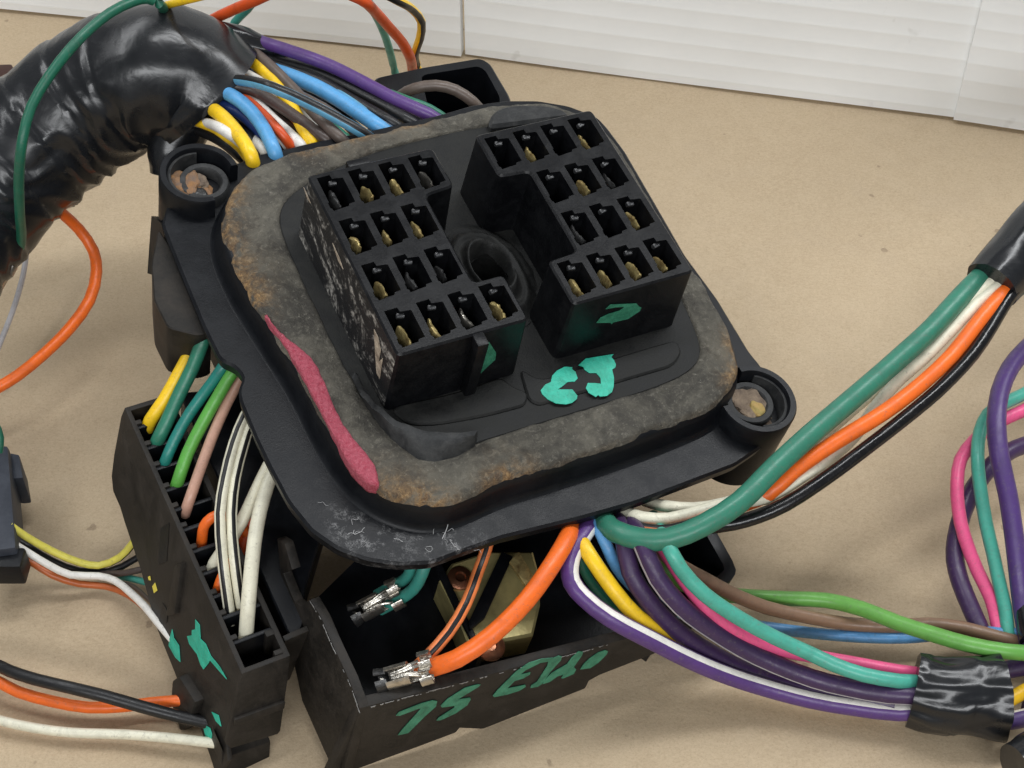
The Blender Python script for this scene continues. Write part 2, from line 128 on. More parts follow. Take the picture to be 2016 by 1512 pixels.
 ('orange_wire', 'red-orange wire half hidden between blue and white in the fan', 'fan wires', 0.0132, 'redorange', None, [[-0.779, 0.897, 0.7], [-0.689, 0.753, 0.77], [-0.646, 0.701, 0.768], [-0.593, 0.626, 0.766], [-0.564, 0.62, 0.718]]),
 ('white_wire', 'white wire between the orange and yellow ones in the fan', 'fan wires', 0.0145, 'white', None, [[-0.708, 0.812, 0.75], [-0.665, 0.766, 0.75], [-0.618, 0.709, 0.74], [-0.577, 0.663, 0.732], [-0.543, 0.62, 0.725], [-0.527, 0.615, 0.69]]),
 ('yellow_wire', 'yellow wire lowest in the fan, right behind the round boss', 'fan wires', 0.0183, 'yellow', None, [[-0.921, 0.937, 0.62], [-0.842, 0.848, 0.69], [-0.773, 0.724, 0.76], [-0.738, 0.664, 0.78], [-0.719, 0.639, 0.779], [-0.68, 0.576, 0.778], [-0.649, 0.51, 0.776], [-0.647, 0.512, 0.735]]),
 ('white_wire', 'white wire with black stripe low in the fan behind the yellow one', 'fan wires', 0.014, 'white', ('black', 0.7, 1.5), [[-0.836, 0.922, 0.61], [-0.758, 0.78, 0.69], [-0.704, 0.721, 0.69], [-0.63, 0.574, 0.743], [-0.618, 0.569, 0.709]]),
 ('white_wire', 'short white wire lying across the fan beside the tape edge', 'fan wires', 0.0133, 'white', None, [[-0.957, 0.94, 0.57], [-0.861, 0.811, 0.66], [-0.79, 0.708, 0.73], [-0.722, 0.598, 0.785], [-0.681, 0.594, 0.746], [-0.653, 0.575, 0.696]]),
 ('black_wire', 'black wire under the sky blue wire in the fan', 'fan wires', 0.0158, 'black', None, [[-0.708, 0.786, 0.72], [-0.643, 0.734, 0.71], [-0.604, 0.681, 0.714], [-0.565, 0.62, 0.718], [-0.54, 0.606, 0.68]]),
 ('yellow_wire', 'small yellow wire glimpsed under the lowest yellow wire of the fan', 'fan wires', 0.0118, 'yellow', None, [[-0.846, 0.754, 0.71], [-0.782, 0.694, 0.73], [-0.725, 0.603, 0.766], [-0.691, 0.602, 0.728], [-0.66, 0.576, 0.687]]),
 ('blue_wire', 'navy blue wire deep in the fan behind the sky blue one', 'fan wires', 0.0145, 'navy', None, [[-0.821, 0.772, 0.76], [-0.771, 0.766, 0.75], [-0.713, 0.74, 0.741], [-0.638, 0.652, 0.727], [-0.607, 0.622, 0.685]]),
 ('green_wire', 'dark green wire glimpsed under the blue wires of the fan', 'fan wires', 0.014, 'green', None, [[-0.553, 0.835, 0.71], [-0.485, 0.731, 0.713], [-0.439, 0.704, 0.689], [-0.403, 0.68, 0.658]]),
 ('tan_wire', 'beige wire at the top left of the fan, against the tape edge', 'fan wires', 0.0114, 'tan', None, [[-0.819, 0.844, 0.8], [-0.781, 0.858, 0.8], [-0.724, 0.869, 0.78], [-0.644, 0.843, 0.75], [-0.568, 0.753, 0.743], [-0.528, 0.697, 0.694]]),
 ('white_wire', 'white wire lying beside the beige one at the tape edge', 'fan wires', 0.0094, 'white', None, [[-0.803, 0.872, 0.8], [-0.755, 0.867, 0.8], [-0.704, 0.869, 0.78], [-0.63, 0.836, 0.75], [-0.543, 0.752, 0.728], [-0.49, 0.698, 0.677]]),
 ('black_wire', 'black wire deepest in the fan beside the lowest yellow wire', 'fan wires', 0.0161, 'black', None, [[-0.872, 0.927, 0.61], [-0.806, 0.846, 0.65], [-0.718, 0.733, 0.693], [-0.661, 0.621, 0.726], [-0.637, 0.598, 0.686]]),
 ('dark_brown_wire', 'dark brown wire hidden deep in the fan behind the orange and white wires', 'fan wires', 0.016, 'dkbrown', None, [[-0.771, 0.847, 0.71], [-0.688, 0.822, 0.7], [-0.599, 0.749, 0.698], [-0.523, 0.651, 0.696], [-0.485, 0.629, 0.664]]),
 ('green_wire', 'green wire end showing below the purple wire at the plate edge', 'fan wires', 0.0117, 'green', None, [[-0.333, 0.959, 0.65], [-0.272, 0.879, 0.68], [-0.224, 0.877, 0.66], [-0.177, 0.869, 0.629]]),
 ('green_wire', 'dark green wire looping over the taped trunk down to a bare terminal', '-', 0.0129, 'dkgreen', None, [[-0.922, 0.978, 0.87], [-0.903, 0.902, 0.95], [-0.902, 0.863, 0.99], [-0.928, 0.854, 1.01], [-0.961, 0.822, 1.02], [-1.005, 0.772, 1.02], [-1.042, 0.723, 1.01], [-1.085, 0.659, 0.99], [-1.133, 0.597, 0.95], [-1.175, 0.543, 0.9], [-1.193, 0.48, 0.85], [-1.219, 0.457, 0.75], [-1.246, 0.467, 0.63], [-1.283, 0.518, 0.5], [-1.314, 0.541, 0.43], [-1.36, 0.562, 0.38]]),
 ('yellow_wire', 'yellow wire leaving the frame above the taped trunk', '-', 0.0099, 'yellow', None, [[-0.978, 1.068, 0.83], [-0.918, 0.949, 0.93], [-0.868, 0.901, 0.97], [-0.778, 0.832, 1.03], [-0.669, 0.818, 1.07], [-0.532, 0.941, 1.03], [-0.414, 1.041, 0.96], [-0.339, 1.09, 0.91]]),
 ('orange_wire', 'orange wire arching over the white board and down behind the fan', 'arching wires', 0.0148, 'redorange', None, [[-0.847, 1.081, 0.79], [-0.825, 1.075, 0.81], [-0.764, 1.053, 0.853], [-0.682, 1.013, 0.91], [-0.599, 1.002, 0.95], [-0.479, 1.002, 0.95], [-0.401, 0.985, 0.93], [-0.369, 1.065, 0.841], [-0.339, 1.131, 0.75], [-0.312, 1.184, 0.672], [-0.296, 1.214, 0.61], [-0.297, 1.342, 0.47], [-0.294, 1.352, 0.4]]),
 ('teal_wire', 'teal wire arching beside the orange one over the white board', 'arching wires', 0.0116, 'teal', None, [[-0.787, 1.152, 0.73], [-0.776, 1.159, 0.75], [-0.735, 1.151, 0.794], [-0.704, 1.146, 0.83], [-0.609, 1.153, 0.87], [-0.483, 1.142, 0.87], [-0.408, 1.134, 0.85], [-0.393, 1.194, 0.776], [-0.376, 1.265, 0.673], [-0.365, 1.324, 0.57], [-0.359, 1.405, 0.43], [-0.349, 1.396, 0.37]]),
 ('yellow_wire', 'thin yellow and black striped wire arching down in front of the white board', 'arching wires', 0.0122, 'yellow', ('black', 0.0, 1.6), [[-0.415, 1.048, 0.95], [-0.348, 1.025, 0.93], [-0.304, 1.046, 0.89], [-0.274, 1.138, 0.808], [-0.254, 1.198, 0.73], [-0.264, 1.245, 0.645], [-0.284, 1.286, 0.57], [-0.287, 1.386, 0.45], [-0.277, 1.38, 0.39]]),
 ('brown_wire', 'brown wire arching inside the open black box behind the plate', '-', 0.016, 'brown', None, [[-0.336, 0.967, 0.594], [-0.306, 0.954, 0.648], [-0.265, 0.942, 0.679], [-0.208, 0.942, 0.689], [-0.154, 0.936, 0.678], [-0.108, 0.926, 0.647], [-0.067, 0.915, 0.596]]),
 ('orange_wire', 'orange wire hanging below the taped trunk and curving out at the left edge', '-', 0.016, 'orange', None, [[-1.263, 0.716, 0.47], [-1.241, 0.734, 0.41], [-1.207, 0.739, 0.35], [-1.171, 0.709, 0.297], [-1.16, 0.661, 0.263], [-1.168, 0.571, 0.236], [-1.209, 0.492, 0.21], [-1.267, 0.406, 0.193], [-1.328, 0.342, 0.175], [-1.385, 0.307, 0.158], [-1.472, 0.256, 0.14]]),
 ('white_wire', 'thin pale wire hanging from the trunk at the left edge', '-', 0.008, 'ltgrey', None, [[-1.42, 0.889, 0.193], [-1.41, 0.8, 0.175], [-1.415, 0.746, 0.149], [-1.429, 0.656, 0.114], [-1.451, 0.568, 0.079], [-1.47, 0.44, 0.052]]),
 ('green_wire', 'short dark green wire entering the small dark connector at the left edge', '-', 0.0089, 'dkgreen', None, [[-1.825, 0.542, 0.052], [-1.557, 0.301, 0.219], [-1.316, 0.011, 0.41], [-1.232, -0.076, 0.43], [-1.218, -0.101, 0.4], [-1.223, -0.12, 0.37]]),
 ('yellow_wire', 'yellow wire with black stripe sagging between the small connector and the long connector', 'left wires', 0.0094, 'paleyellow', ('black', 0.9, 2.2), [[-1.219, -0.199, 0.193], [-1.186, -0.206, 0.158], [-1.132, -0.209, 0.105], [-1.073, -0.215, 0.07], [-1.029, -0.211, 0.052], [-0.972, -0.206, 0.079], [-0.934, -0.195, 0.122], [-0.898, -0.162, 0.158]]),
 ('black_wire', 'black wire lying under the yellow striped wire', 'left wires', 0.0088, 'black', None, [[-1.234, -0.188, 0.14], [-1.193, -0.2, 0.114], [-1.136, -0.217, 0.079], [-1.077, -0.22, 0.044], [-1.005, -0.215, 0.035], [-0.935, -0.204, 0.07], [-0.878, -0.184, 0.105]]),
 ('white_wire', 'white wire sagging from the small connector to the long connector', 'left wires', 0.0092, 'white', None, [[-1.215, -0.226, 0.158], [-1.176, -0.242, 0.14], [-1.132, -0.251, 0.105], [-1.086, -0.253, 0.07], [-1.023, -0.243, 0.052], [-0.977, -0.265, 0.061], [-0.926, -0.317, 0.079], [-0.879, -0.371, 0.096], [-0.84, -0.421, 0.105], [-0.795, -0.474, 0.105]]),
 ('orange_wire', 'rust orange wire lying just below the white one on the paper', 'left wires', 0.0087, 'rust', None, [[-1.231, -0.208, 0.105], [-1.189, -0.224, 0.087], [-1.133, -0.248, 0.061], [-1.072, -0.254, 0.035], [-1.008, -0.255, 0.026], [-0.944, -0.289, 0.035], [-0.87, -0.362, 0.052], [-0.809, -0.428, 0.061]]),
 ('brown_wire', 'dark brown wire crossing to the long connector', 'left wires', 0.0082, 'dkbrown', None, [[-1.089, -0.217, 0.026], [-1.012, -0.224, 0.035], [-0.951, -0.241, 0.061], [-0.904, -0.243, 0.079], [-0.848, -0.234, 0.087]]),
 ('teal_wire', 'teal wire end beside the long connector', 'left wires', 0.0088, 'teal', None, [[-0.993, -0.222, 0.026], [-0.957, -0.237, 0.035], [-0.895, -0.274, 0.061], [-0.827, -0.306, 0.07]]),
 ('brown_wire', 'thin brown wire running beside the white wire into the long connector', 'left wires', 0.0056, 'brown', None, [[-0.969, -0.246, 0.026], [-0.934, -0.27, 0.044], [-0.892, -0.321, 0.07], [-0.848, -0.372, 0.087], [-0.8, -0.424, 0.087]]),
 ('black_wire', 'thick black wire lying across the orange wire at lower left', 'left wires', 0.0146, 'black', None, [[-1.276, -0.492, 0.07], [-1.196, -0.525, 0.07], [-1.165, -0.545, 0.079], [-1.1, -0.572, 0.087], [-1.011, -0.6, 0.096], [-0.929, -0.617, 0.087], [-0.848, -0.633, 0.07], [-0.751, -0.651, 0.052], [-0.681, -0.668, 0.052]]),
 ('orange_wire', 'thick orange wire at lower left passing under the black one', 'left wires', 0.0136, 'orange', None, [[-1.276, -0.517, 0.044], [-1.196, -0.551, 0.044], [-1.152, -0.57, 0.035], [-1.065, -0.596, 0.035], [-0.98, -0.612, 0.035], [-0.899, -0.61, 0.035], [-0.839, -0.601, 0.035], [-0.772, -0.601, 0.044], [-0.69, -0.6, 0.052]]),
 ('white_wire', 'cream wire lying on the paper at the lower left corner', 'left wires', 0.0116, 'cream', None, [[-1.255, -0.617, 0.026], [-1.179, -0.643, 0.026], [-1.093, -0.664, 0.026], [-1.009, -0.676, 0.026], [-0.888, -0.68, 0.026], [-0.784, -0.693, 0.035], [-0.702, -0.703, 0.035], [-0.672, -0.708, 0.035]]),
 ('yellow_wire', 'yellow wire rising from the end cell of the long connector', 'connector wires', 0.0163, 'yellow', None, [[-0.87, -0.071, 0.403], [-0.856, -0.079, 0.44], [-0.824, -0.047, 0.474], [-0.783, 0.01, 0.525], [-0.745, 0.071, 0.57], [-0.724, 0.103, 0.593]]),
 ('green_wire', 'thick green wire in the second cell of the long connector', 'connector wires', 0.0168, 'green', None, [[-0.845, -0.121, 0.389], [-0.83, -0.129, 0.426], [-0.81, -0.1, 0.455], [-0.778, -0.049, 0.504], [-0.748, -0.007, 0.546], [-0.721, 0.029, 0.6], [-0.706, 0.085, 0.617]]),
 ('teal_wire', 'teal green wire in the third cell of the long connector', 'connector wires', 0.0137, 'tealgreen', None, [[-0.82, -0.176, 0.375], [-0.807, -0.184, 0.412], [-0.787, -0.15, 0.444], [-0.749, -0.105, 0.492], [-0.695, -0.061, 0.548], [-0.665, -0.043, 0.586], [-0.641, 0.015, 0.593]]),
 ('green_wire', 'light green wire in the fourth cell of the long connector', 'connector wires', 0.0148, 'ltgreen', None, [[-0.787, -0.228, 0.359], [-0.774, -0.234, 0.397], [-0.754, -0.187, 0.437], [-0.718, -0.135, 0.488], [-0.676, -0.082, 0.54], [-0.644, -0.051, 0.581], [-0.616, 0.005, 0.586]]),
 ('pink_wire', 'pinkish tan wire in the fifth cell of the long connector', 'connector wires', 0.013, 'pinktan', None, [[-0.759, -0.289, 0.343], [-0.746, -0.294, 0.381], [-0.725, -0.236, 0.417], [-0.697, -0.162, 0.463], [-0.667, -0.094, 0.505], [-0.633, -0.043, 0.55]]),
 ('white_wire', 'white wire with black stripe standing in the long connector, left one of two', 'connector wires', 0.0126, 'cream', ('black', -0.55, 0.15), [[-0.633, -0.532, 0.255], [-0.633, -0.528, 0.297], [-0.643, -0.46, 0.394], [-0.651, -0.38, 0.451], [-0.645, -0.305, 0.483], [-0.631, -0.228, 0.516], [-0.61, -0.166, 0.544], [-0.584, -0.109, 0.549]]),
 ('white_wire', 'white wire with black stripe standing in the long connector, right one of two', 'connector wires', 0.0126, 'cream', ('black', 0.25, 0.95), [[-0.605, -0.517, 0.253], [-0.608, -0.513, 0.295], [-0.617, -0.457, 0.39], [-0.628, -0.37, 0.438], [-0.625, -0.295, 0.472], [-0.612, -0.227, 0.502], [-0.596, -0.178, 0.529], [-0.572, -0.126, 0.534]]),
 ('cream_wire', 'cream wire slanting behind the two black striped wires into the long connector', 'connector wires', 0.015, 'cream', None, [[-0.691, -0.426, 0.285], [-0.676, -0.418, 0.325], [-0.648, -0.394, 0.355], [-0.612, -0.358, 0.396], [-0.587, -0.304, 0.426], [-0.559, -0.244, 0.458], [-0.529, -0.191, 0.483]]),
 ('white_wire', 'thick white wire in the last occupied cell of the long connector', 'connector wires', 0.0165, 'cream', None, [[-0.593, -0.58, 0.249], [-0.586, -0.572, 0.291], [-0.577, -0.52, 0.36], [-0.572, -0.429, 0.407], [-0.566, -0.359, 0.429], [-0.554, -0.293, 0.449], [-0.533, -0.225, 0.467]]),
 ('orange_wire', 'short orange wire hooking out of a cell of the long connector', 'connector wires', 0.0122, 'orange', None, [[-0.715, -0.359, 0.312], [-0.707, -0.363, 0.351], [-0.7, -0.358, 0.381], [-0.682, -0.35, 0.4], [-0.662, -0.339, 0.398], [-0.634, -0.333, 0.374], [-0.607, -0.342, 0.336]]),
 ('orange_wire', 'orange wire end glimpsed in a low cell of the long connector', 'connector wires', 0.0103, 'orange', None, [[-0.669, -0.475, 0.282], [-0.659, -0.467, 0.313], [-0.649, -0.444, 0.326], [-0.624, -0.388, 0.321]]),
 ('orange_wire', 'dark orange wire in shadow behind the white connector wires', 'connector wires', 0.0153, 'redorange', None, [[-0.633, -0.354, 0.287], [-0.61, -0.321, 0.33], [-0.59, -0.282, 0.375], [-0.574, -0.242, 0.4]]),
 ('teal_wire', 'teal wire nearer the back in the teal pair inside the open box', 'box wires', 0.0133, 'teal', None, [[-0.314, -0.434, 0.219], [-0.273, -0.431, 0.254], [-0.246, -0.44, 0.289], [-0.229, -0.448, 0.333], [-0.22, -0.435, 0.37], [-0.215, -0.386, 0.39]]),
 ('teal_wire', 'teal wire nearer the front in the teal pair inside the open box', 'box wires', 0.0143, 'teal', None, [[-0.301, -0.47, 0.219], [-0.253, -0.474, 0.263], [-0.223, -0.476, 0.297], [-0.201, -0.473, 0.35], [-0.188, -0.443, 0.38], [-0.181, -0.386, 0.39]]),
 ('orange_wire', 'orange wire with black stripe running down to the front crimp terminal', 'box wires', 0.0135, 'orangepale', ('black', -0.45, 0.35), [[-0.22, -0.663, 0.254], [-0.19, -0.647, 0.28], [-0.14, -0.596, 0.306], [-0.102, -0.538, 0.333], [-0.076, -0.464, 0.35], [-0.06, -0.433, 0.38], [-0.046, -0.379, 0.4]]),
 ('orange_wire', 'thick orange wire curving from the front crimp terminal up under the plate', 'box wires', 0.0207, 'orange', None, [[-0.225, -0.671, 0.254], [-0.174, -0.673, 0.289], [-0.119, -0.674, 0.324], [-0.043, -0.639, 0.36], [0.033, -0.572, 0.39], [0.092, -0.487, 0.41], [0.127, -0.411, 0.41], [0.14, -0.328, 0.365], [0.15, -0.259, 0.366]]),
 ('purple_wire', 'purple wire with white stripe along the front of the lower bundle', 'bundle wires', 0.0212, 'purple', ('white', -1.15, -0.45), [[0.202, -0.292, 0.35], [0.163, -0.386, 0.39], [0.136, -0.436, 0.38], [0.129, -0.471, 0.37], [0.134, -0.503, 0.36], [0.159, -0.531, 0.341], [0.214, -0.568, 0.315], [0.31, -0.584, 0.254], [0.435, -0.587, 0.166], [0.562, -0.59, 0.096], [0.683, -0.613, 0.07], [0.781, -0.634, 0.07], [0.879, -0.648, 0.07], [0.962, -0.646, 0.079]]),
 ('yellow_wire', 'yellow wire diving between purple wires in the lower bundle', 'bundle wires', 0.0179, 'yellow', None, [[0.132, -0.3, 0.341], [0.151, -0.403, 0.39], [0.177, -0.451, 0.38], [0.224, -0.499, 0.333], [0.279, -0.535, 0.28], [0.355, -0.54, 0.21], [0.417, -0.53, 0.149], [0.523, -0.534, 0.079], [0.697, -0.582, 0.052], [0.92, -0.632, 0.07]]),
 ('green_wire', 'small dark green wire behind the yellow one in the lower bundle', 'bundle wires', 0.011, 'dkgreen', None, [[0.146, -0.399, 0.37], [0.163, -0.434, 0.315], [0.189, -0.452, 0.271], [0.227, -0.472, 0.236], [0.306, -0.495, 0.175], [0.466, -0.512, 0.079]]),
 ('blue_wire', 'light blue wire leaving the bundle and running straight right over the paper', 'bundle wires', 0.0143, 'ltblue2', None, [[0.184, -0.296, 0.363], [0.193, -0.365, 0.39], [0.214, -0.408, 0.37], [0.237, -0.429, 0.324], [0.298, -0.43, 0.228], [0.385, -0.414, 0.14], [0.5, -0.399, 0.079], [0.598, -0.392, 0.052], [0.673, -0.4, 0.044], [0.798, -0.416, 0.044], [0.943, -0.427, 0.052], [1.087, -0.425, 0.07], [1.212, -0.442, 0.087], [1.291, -0.44, 0.079], [1.561, -0.467, 0.035]]),
 ('purple_wire', 'plain purple wire between the yellow and striped purple wires', 'bundle wires', 0.0214, 'purpledk', None, [[0.244, -0.287, 0.343], [0.25, -0.409, 0.4], [0.263, -0.471, 0.36], [0.303, -0.507, 0.306], [0.374, -0.533, 0.228], [0.46, -0.542, 0.149], [0.566, -0.558, 0.087], [0.694, -0.588, 0.07], [0.872, -0.631, 0.079]]),
 ('purple_wire', 'purple wire with thin white stripe under the teal wire of the bundle', 'bundle wires', 0.0218, 'purpledk', ('ltgrey', 0.95, 1.35), [[0.262, -0.284, 0.34], [0.286, -0.442, 0.42], [0.319, -0.494, 0.37], [0.371, -0.528, 0.315], [0.452, -0.54, 0.236], [0.557, -0.562, 0.166], [0.686, -0.593, 0.122], [0.758, -0.609, 0.114], [0.855, -0.629, 0.114], [0.958, -0.633, 0.114]]),
 ('pink_wire', 'hot pink wire running beside the teal wire of the lower bundle', 'bundle wires', 0.0162, 'pink', None, [[0.308, -0.299, 0.339], [0.332, -0.415, 0.39], [0.353, -0.443, 0.37], [0.386, -0.478, 0.333], [0.431, -0.511, 0.289], [0.493, -0.528, 0.236], [0.6, -0.537, 0.166], [0.69, -0.542, 0.14], [0.764, -0.553, 0.131], [0.886, -0.566, 0.114], [0.942, -0.561, 0.096], [1.001, -0.566, 0.079]]),
 ('teal_wire', 'teal wire on top of the lower bundle, ending in the tape wrap', 'bundle wires', 0.0172, 'teal2', None, [[0.325, -0.304, 0.346], [0.345, -0.461, 0.43], [0.373, -0.488, 0.39], [0.425, -0.517, 0.341], [0.508, -0.538, 0.28], [0.591, -0.553, 0.228], [0.674, -0.566, 0.184], [0.727, -0.584, 0.166], [0.792, -0.607, 0.158], [0.873, -0.612, 0.14], [0.956, -0.592, 0.105], [1.021, -0.585, 0.079]]),
 ('brown_wire', 'tan brown wire between teal and light green leading right', 'bundle wires', 0.0167, 'tanbrown', None, [[0.299, -0.291, 0.312], [0.334, -0.405, 0.35], [0.383, -0.421, 0.315], [0.44, -0.423, 0.271], [0.506, -0.424, 0.219], [0.597, -0.412, 0.149], [0.716, -0.403, 0.096], [0.796, -0.401, 0.07], [0.913, -0.41, 0.07], [0.993, -0.417, 0.087], [1.072, -0.435, 0.096], [1.15, -0.462, 0.096], [1.25, -0.47, 0.07], [1.539, -0.539, 0.035]]),
 ('green_wire', 'light green wire bowing over the paper above the tan wire', 'bundle wires', 0.0184, 'ltgreen2', None, [[0.311, -0.314, 0.284], [0.35, -0.411, 0.297], [0.393, -0.424, 0.254], [0.465, -0.404, 0.193], [0.574, -0.369, 0.131], [0.671, -0.355, 0.105], [0.755, -0.36, 0.105], [0.831, -0.398, 0.122], [0.904, -0.445, 0.131], [0.978, -0.484, 0.14], [1.051, -0.518, 0.149], [1.129, -0.535, 0.149], [1.209, -0.528, 0.131], [1.544, -0.517, 0.044]]),
 ('green_wire', 'thick green wire sweeping from under the plate up to the black sleeve', 'sleeve wires', 0.0251, 'green2', None, [[0.19, -0.276, 0.376], [0.206, -0.332, 0.383], [0.231, -0.405, 0.42], [0.289, -0.436, 0.43], [0.346, -0.443, 0.44], [0.423, -0.42, 0.46], [0.505, -0.371, 0.48], [0.59, -0.286, 0.5], [0.678, -0.205, 0.52], [0.812, -0.088, 0.55], [0.903, -0.009, 0.57], [1.0, 0.078, 0.59], [1.102, 0.188, 0.61], [1.153, 0.243, 0.62], [1.208, 0.302, 0.63]]),
 ('white_wire', 'cream wire nearest the thick green wire, twisting under the orange one', 'sleeve wires', 0.0148, 'cream', None, [[0.214, -0.272, 0.372], [0.252, -0.308, 0.379], [0.295, -0.354, 0.41], [0.354, -0.358, 0.41], [0.434, -0.342, 0.42], [0.51, -0.318, 0.42], [0.577, -0.309, 0.42], [0.659, -0.265, 0.44], [0.749, -0.198, 0.45], [0.802, -0.146, 0.46], [0.85, -0.083, 0.48], [0.912, -0.023, 0.51], [0.978, 0.025, 0.54], [1.049, 0.09, 0.57], [1.119, 0.155, 0.6], [1.178, 0.2, 0.62], [1.226, 0.245, 0.63]]),
 ('white_wire', 'cream wire emerging highest under the plate front edge', 'sleeve wires', 0.0137, 'cream', None, [[0.275, -0.236, 0.357], [0.318, -0.262, 0.354], [0.359, -0.306, 0.39], [0.419, -0.311, 0.39], [0.49, -0.304, 0.4], [0.583, -0.267, 0.41], [0.703, -0.158, 0.43], [0.834, -0.048, 0.47], [0.959, 0.037, 0.53], [1.065, 0.135, 0.58], [1.139, 0.193, 0.61], [1.184, 0.226, 0.63]]),
 ('orange_wire', 'thin orange wire with black stripe hugging the thick green wire', 'sleeve wires', 0.0116, 'orangepale', ('black', -2.0, -0.3), [[0.202, -0.273, 0.364], [0.237, -0.316, 0.37], [0.274, -0.37, 0.4], [0.331, -0.392, 0.41], [0.39, -0.387, 0.42], [0.472, -0.349, 0.43], [0.546, -0.292, 0.43], [0.65, -0.192, 0.44]]),
 ('orange_wire', 'thick orange wire between the cream and black wires going to the sleeve', 'sleeve wires', 0.0189, 'orange', None, [[0.463, -0.29, 0.333], [0.497, -0.282, 0.35], [0.533, -0.296, 0.39], [0.58, -0.303, 0.43], [0.637, -0.263, 0.46], [0.701, -0.222, 0.48], [0.763, -0.19, 0.5], [0.825, -0.16, 0.52], [0.892, -0.113, 0.53], [0.959, -0.063, 0.55], [1.031, 0.003, 0.57], [1.091, 0.074, 0.59], [1.138, 0.127, 0.61], [1.197, 0.191, 0.62]]),
 ('black_wire', 'glossy black wire along the right side going to the black sleeve', 'sleeve wires', 0.017, 'blackgloss', None, [[0.373, -0.347, 0.37], [0.427, -0.368, 0.39], [0.501, -0.365, 0.4], [0.558, -0.352, 0.41], [0.618, -0.334, 0.43], [0.722, -0.275, 0.46], [0.808, -0.22, 0.49], [0.898, -0.151, 0.51], [0.988, -0.083, 0.54], [1.082, 0.01, 0.57], [1.136, 0.081, 0.59], [1.184, 0.149, 0.61], [1.221, 0.193, 0.62]]),
 ('purple_wire', 'purple wire looping nearest at the right edge', 'right loops', 0.0232, 'purple2', None, [[1.904, 0.678, 0.044], [1.639, 0.53, 0.219], [1.429, 0.366, 0.333], [1.303, 0.231, 0.37], [1.247, 0.158, 0.38], [1.203, 0.073, 0.38], [1.177, -0.019, 0.37], [1.173, -0.108, 0.341], [1.185, -0.183, 0.297], [1.192, -0.243, 0.254], [1.2, -0.334, 0.184], [1.208, -0.398, 0.131], [1.211, -0.474, 0.105], [1.215, -0.555, 0.079], [1.184, -0.645, 0.07]]),
 ('teal_wire', 'teal wire looping behind the purple one at the right edge', 'right loops', 0.0165, 'teal2', None, [[1.858, 0.518, 0.035], [1.645, 0.459, 0.122], [1.417, 0.274, 0.236], [1.309, 0.165, 0.28], [1.244, 0.12, 0.289], [1.197, 0.076, 0.297], [1.166, 0.023, 0.289], [1.144, -0.052, 0.28], [1.14, -0.116, 0.254], [1.146, -0.206, 0.21], [1.157, -0.272, 0.175], [1.164, -0.328, 0.149], [1.174, -0.385, 0.114], [1.175, -0.432, 0.087], [1.173, -0.492, 0.07]]),
 ('pink_wire', 'hot pink wire looping at the right edge', 'right loops', 0.0165, 'pink', None, [[1.822, 0.397, 0.035], [1.597, 0.315, 0.158], [1.394, 0.19, 0.245], [1.303, 0.122, 0.263], [1.224, 0.083, 0.254], [1.16, 0.025, 0.254], [1.116, -0.032, 0.245], [1.098, -0.092, 0.228], [1.093, -0.155, 0.201], [1.099, -0.218, 0.175], [1.125, -0.293, 0.131], [1.148, -0.352, 0.105], [1.157, -0.411, 0.079], [1.152, -0.486, 0.061]]),
 ('purple_wire', 'dark purple wire looping lowest and farthest left at the right edge', 'right loops', 0.0222, 'purpledk', None, [[1.781, 0.262, 0.035], [1.581, 0.205, 0.105], [1.402, 0.108, 0.184], [1.299, 0.051, 0.21], [1.251, 0.021, 0.219], [1.196, -0.027, 0.219], [1.149, -0.077, 0.193], [1.114, -0.137, 0.166], [1.092, -0.196, 0.14], [1.083, -0.246, 0.122], [1.088, -0.305, 0.105], [1.103, -0.365, 0.087], [1.117, -0.412, 0.07], [1.126, -0.471, 0.061]]),
 ('yellow_wire', 'yellow wire coming out of the tape wrap at the right edge', 'right loops', 0.0164, 'yellowdk', None, [[1.067, -0.644, 0.079], [1.128, -0.635, 0.096], [1.17, -0.611, 0.096], [1.247, -0.569, 0.079], [1.543, -0.5, 0.061]]),
 ('purple_wire', 'purple wire with white edge coming out of the tape wrap', 'right loops', 0.0208, 'purple2', ('white', -2.0, -1.2), [[1.063, -0.669, 0.07], [1.117, -0.678, 0.079], [1.157, -0.675, 0.087], [1.238, -0.651, 0.079], [1.518, -0.601, 0.044]]),
 ('purple_wire', 'short dark purple wire above the black gap right of the tape wrap', 'right loops', 0.0212, 'purpledk', None, [[1.084, -0.562, 0.079], [1.151, -0.544, 0.087], [1.207, -0.533, 0.087]]),
 ('black_wire', 'black wire filling the near side of the fan beside the boss', 'fan wires', 0.0174, 'black', None, [[-0.906, 0.828, 0.65], [-0.818, 0.758, 0.67], [-0.73, 0.641, 0.711], [-0.669, 0.619, 0.655]]),
 ('black_wire', 'black wire in the dark middle of the fan under the brown wires', 'fan wires', 0.0178, 'black', None, [[-0.813, 0.995, 0.65], [-0.707, 0.934, 0.65], [-0.587, 0.762, 0.696], [-0.494, 0.707, 0.638]]),
 ('black_wire', 'black wire in the dark of the fan under the bright blue wire', 'fan wires', 0.018, 'black', None, [[-0.763, 1.065, 0.67], [-0.631, 1.008, 0.65], [-0.488, 0.841, 0.682], [-0.379, 0.778, 0.619]]),
 ('brown_wire', 'brown wire showing between the white and sky blue wires low in the fan', 'fan wires', 0.0147, 'dkbrown', None, [[-0.826, 0.829, 0.69], [-0.739, 0.789, 0.69], [-0.646, 0.699, 0.706], [-0.581, 0.66, 0.656]]),
 ('black_wire', 'black wire between purple and grey striped wires at the plate edge', 'fan wires', 0.0154, 'black', None, [[-0.723, 1.111, 0.69], [-0.582, 1.083, 0.65], [-0.425, 0.92, 0.684], [-0.287, 0.852, 0.616]]),
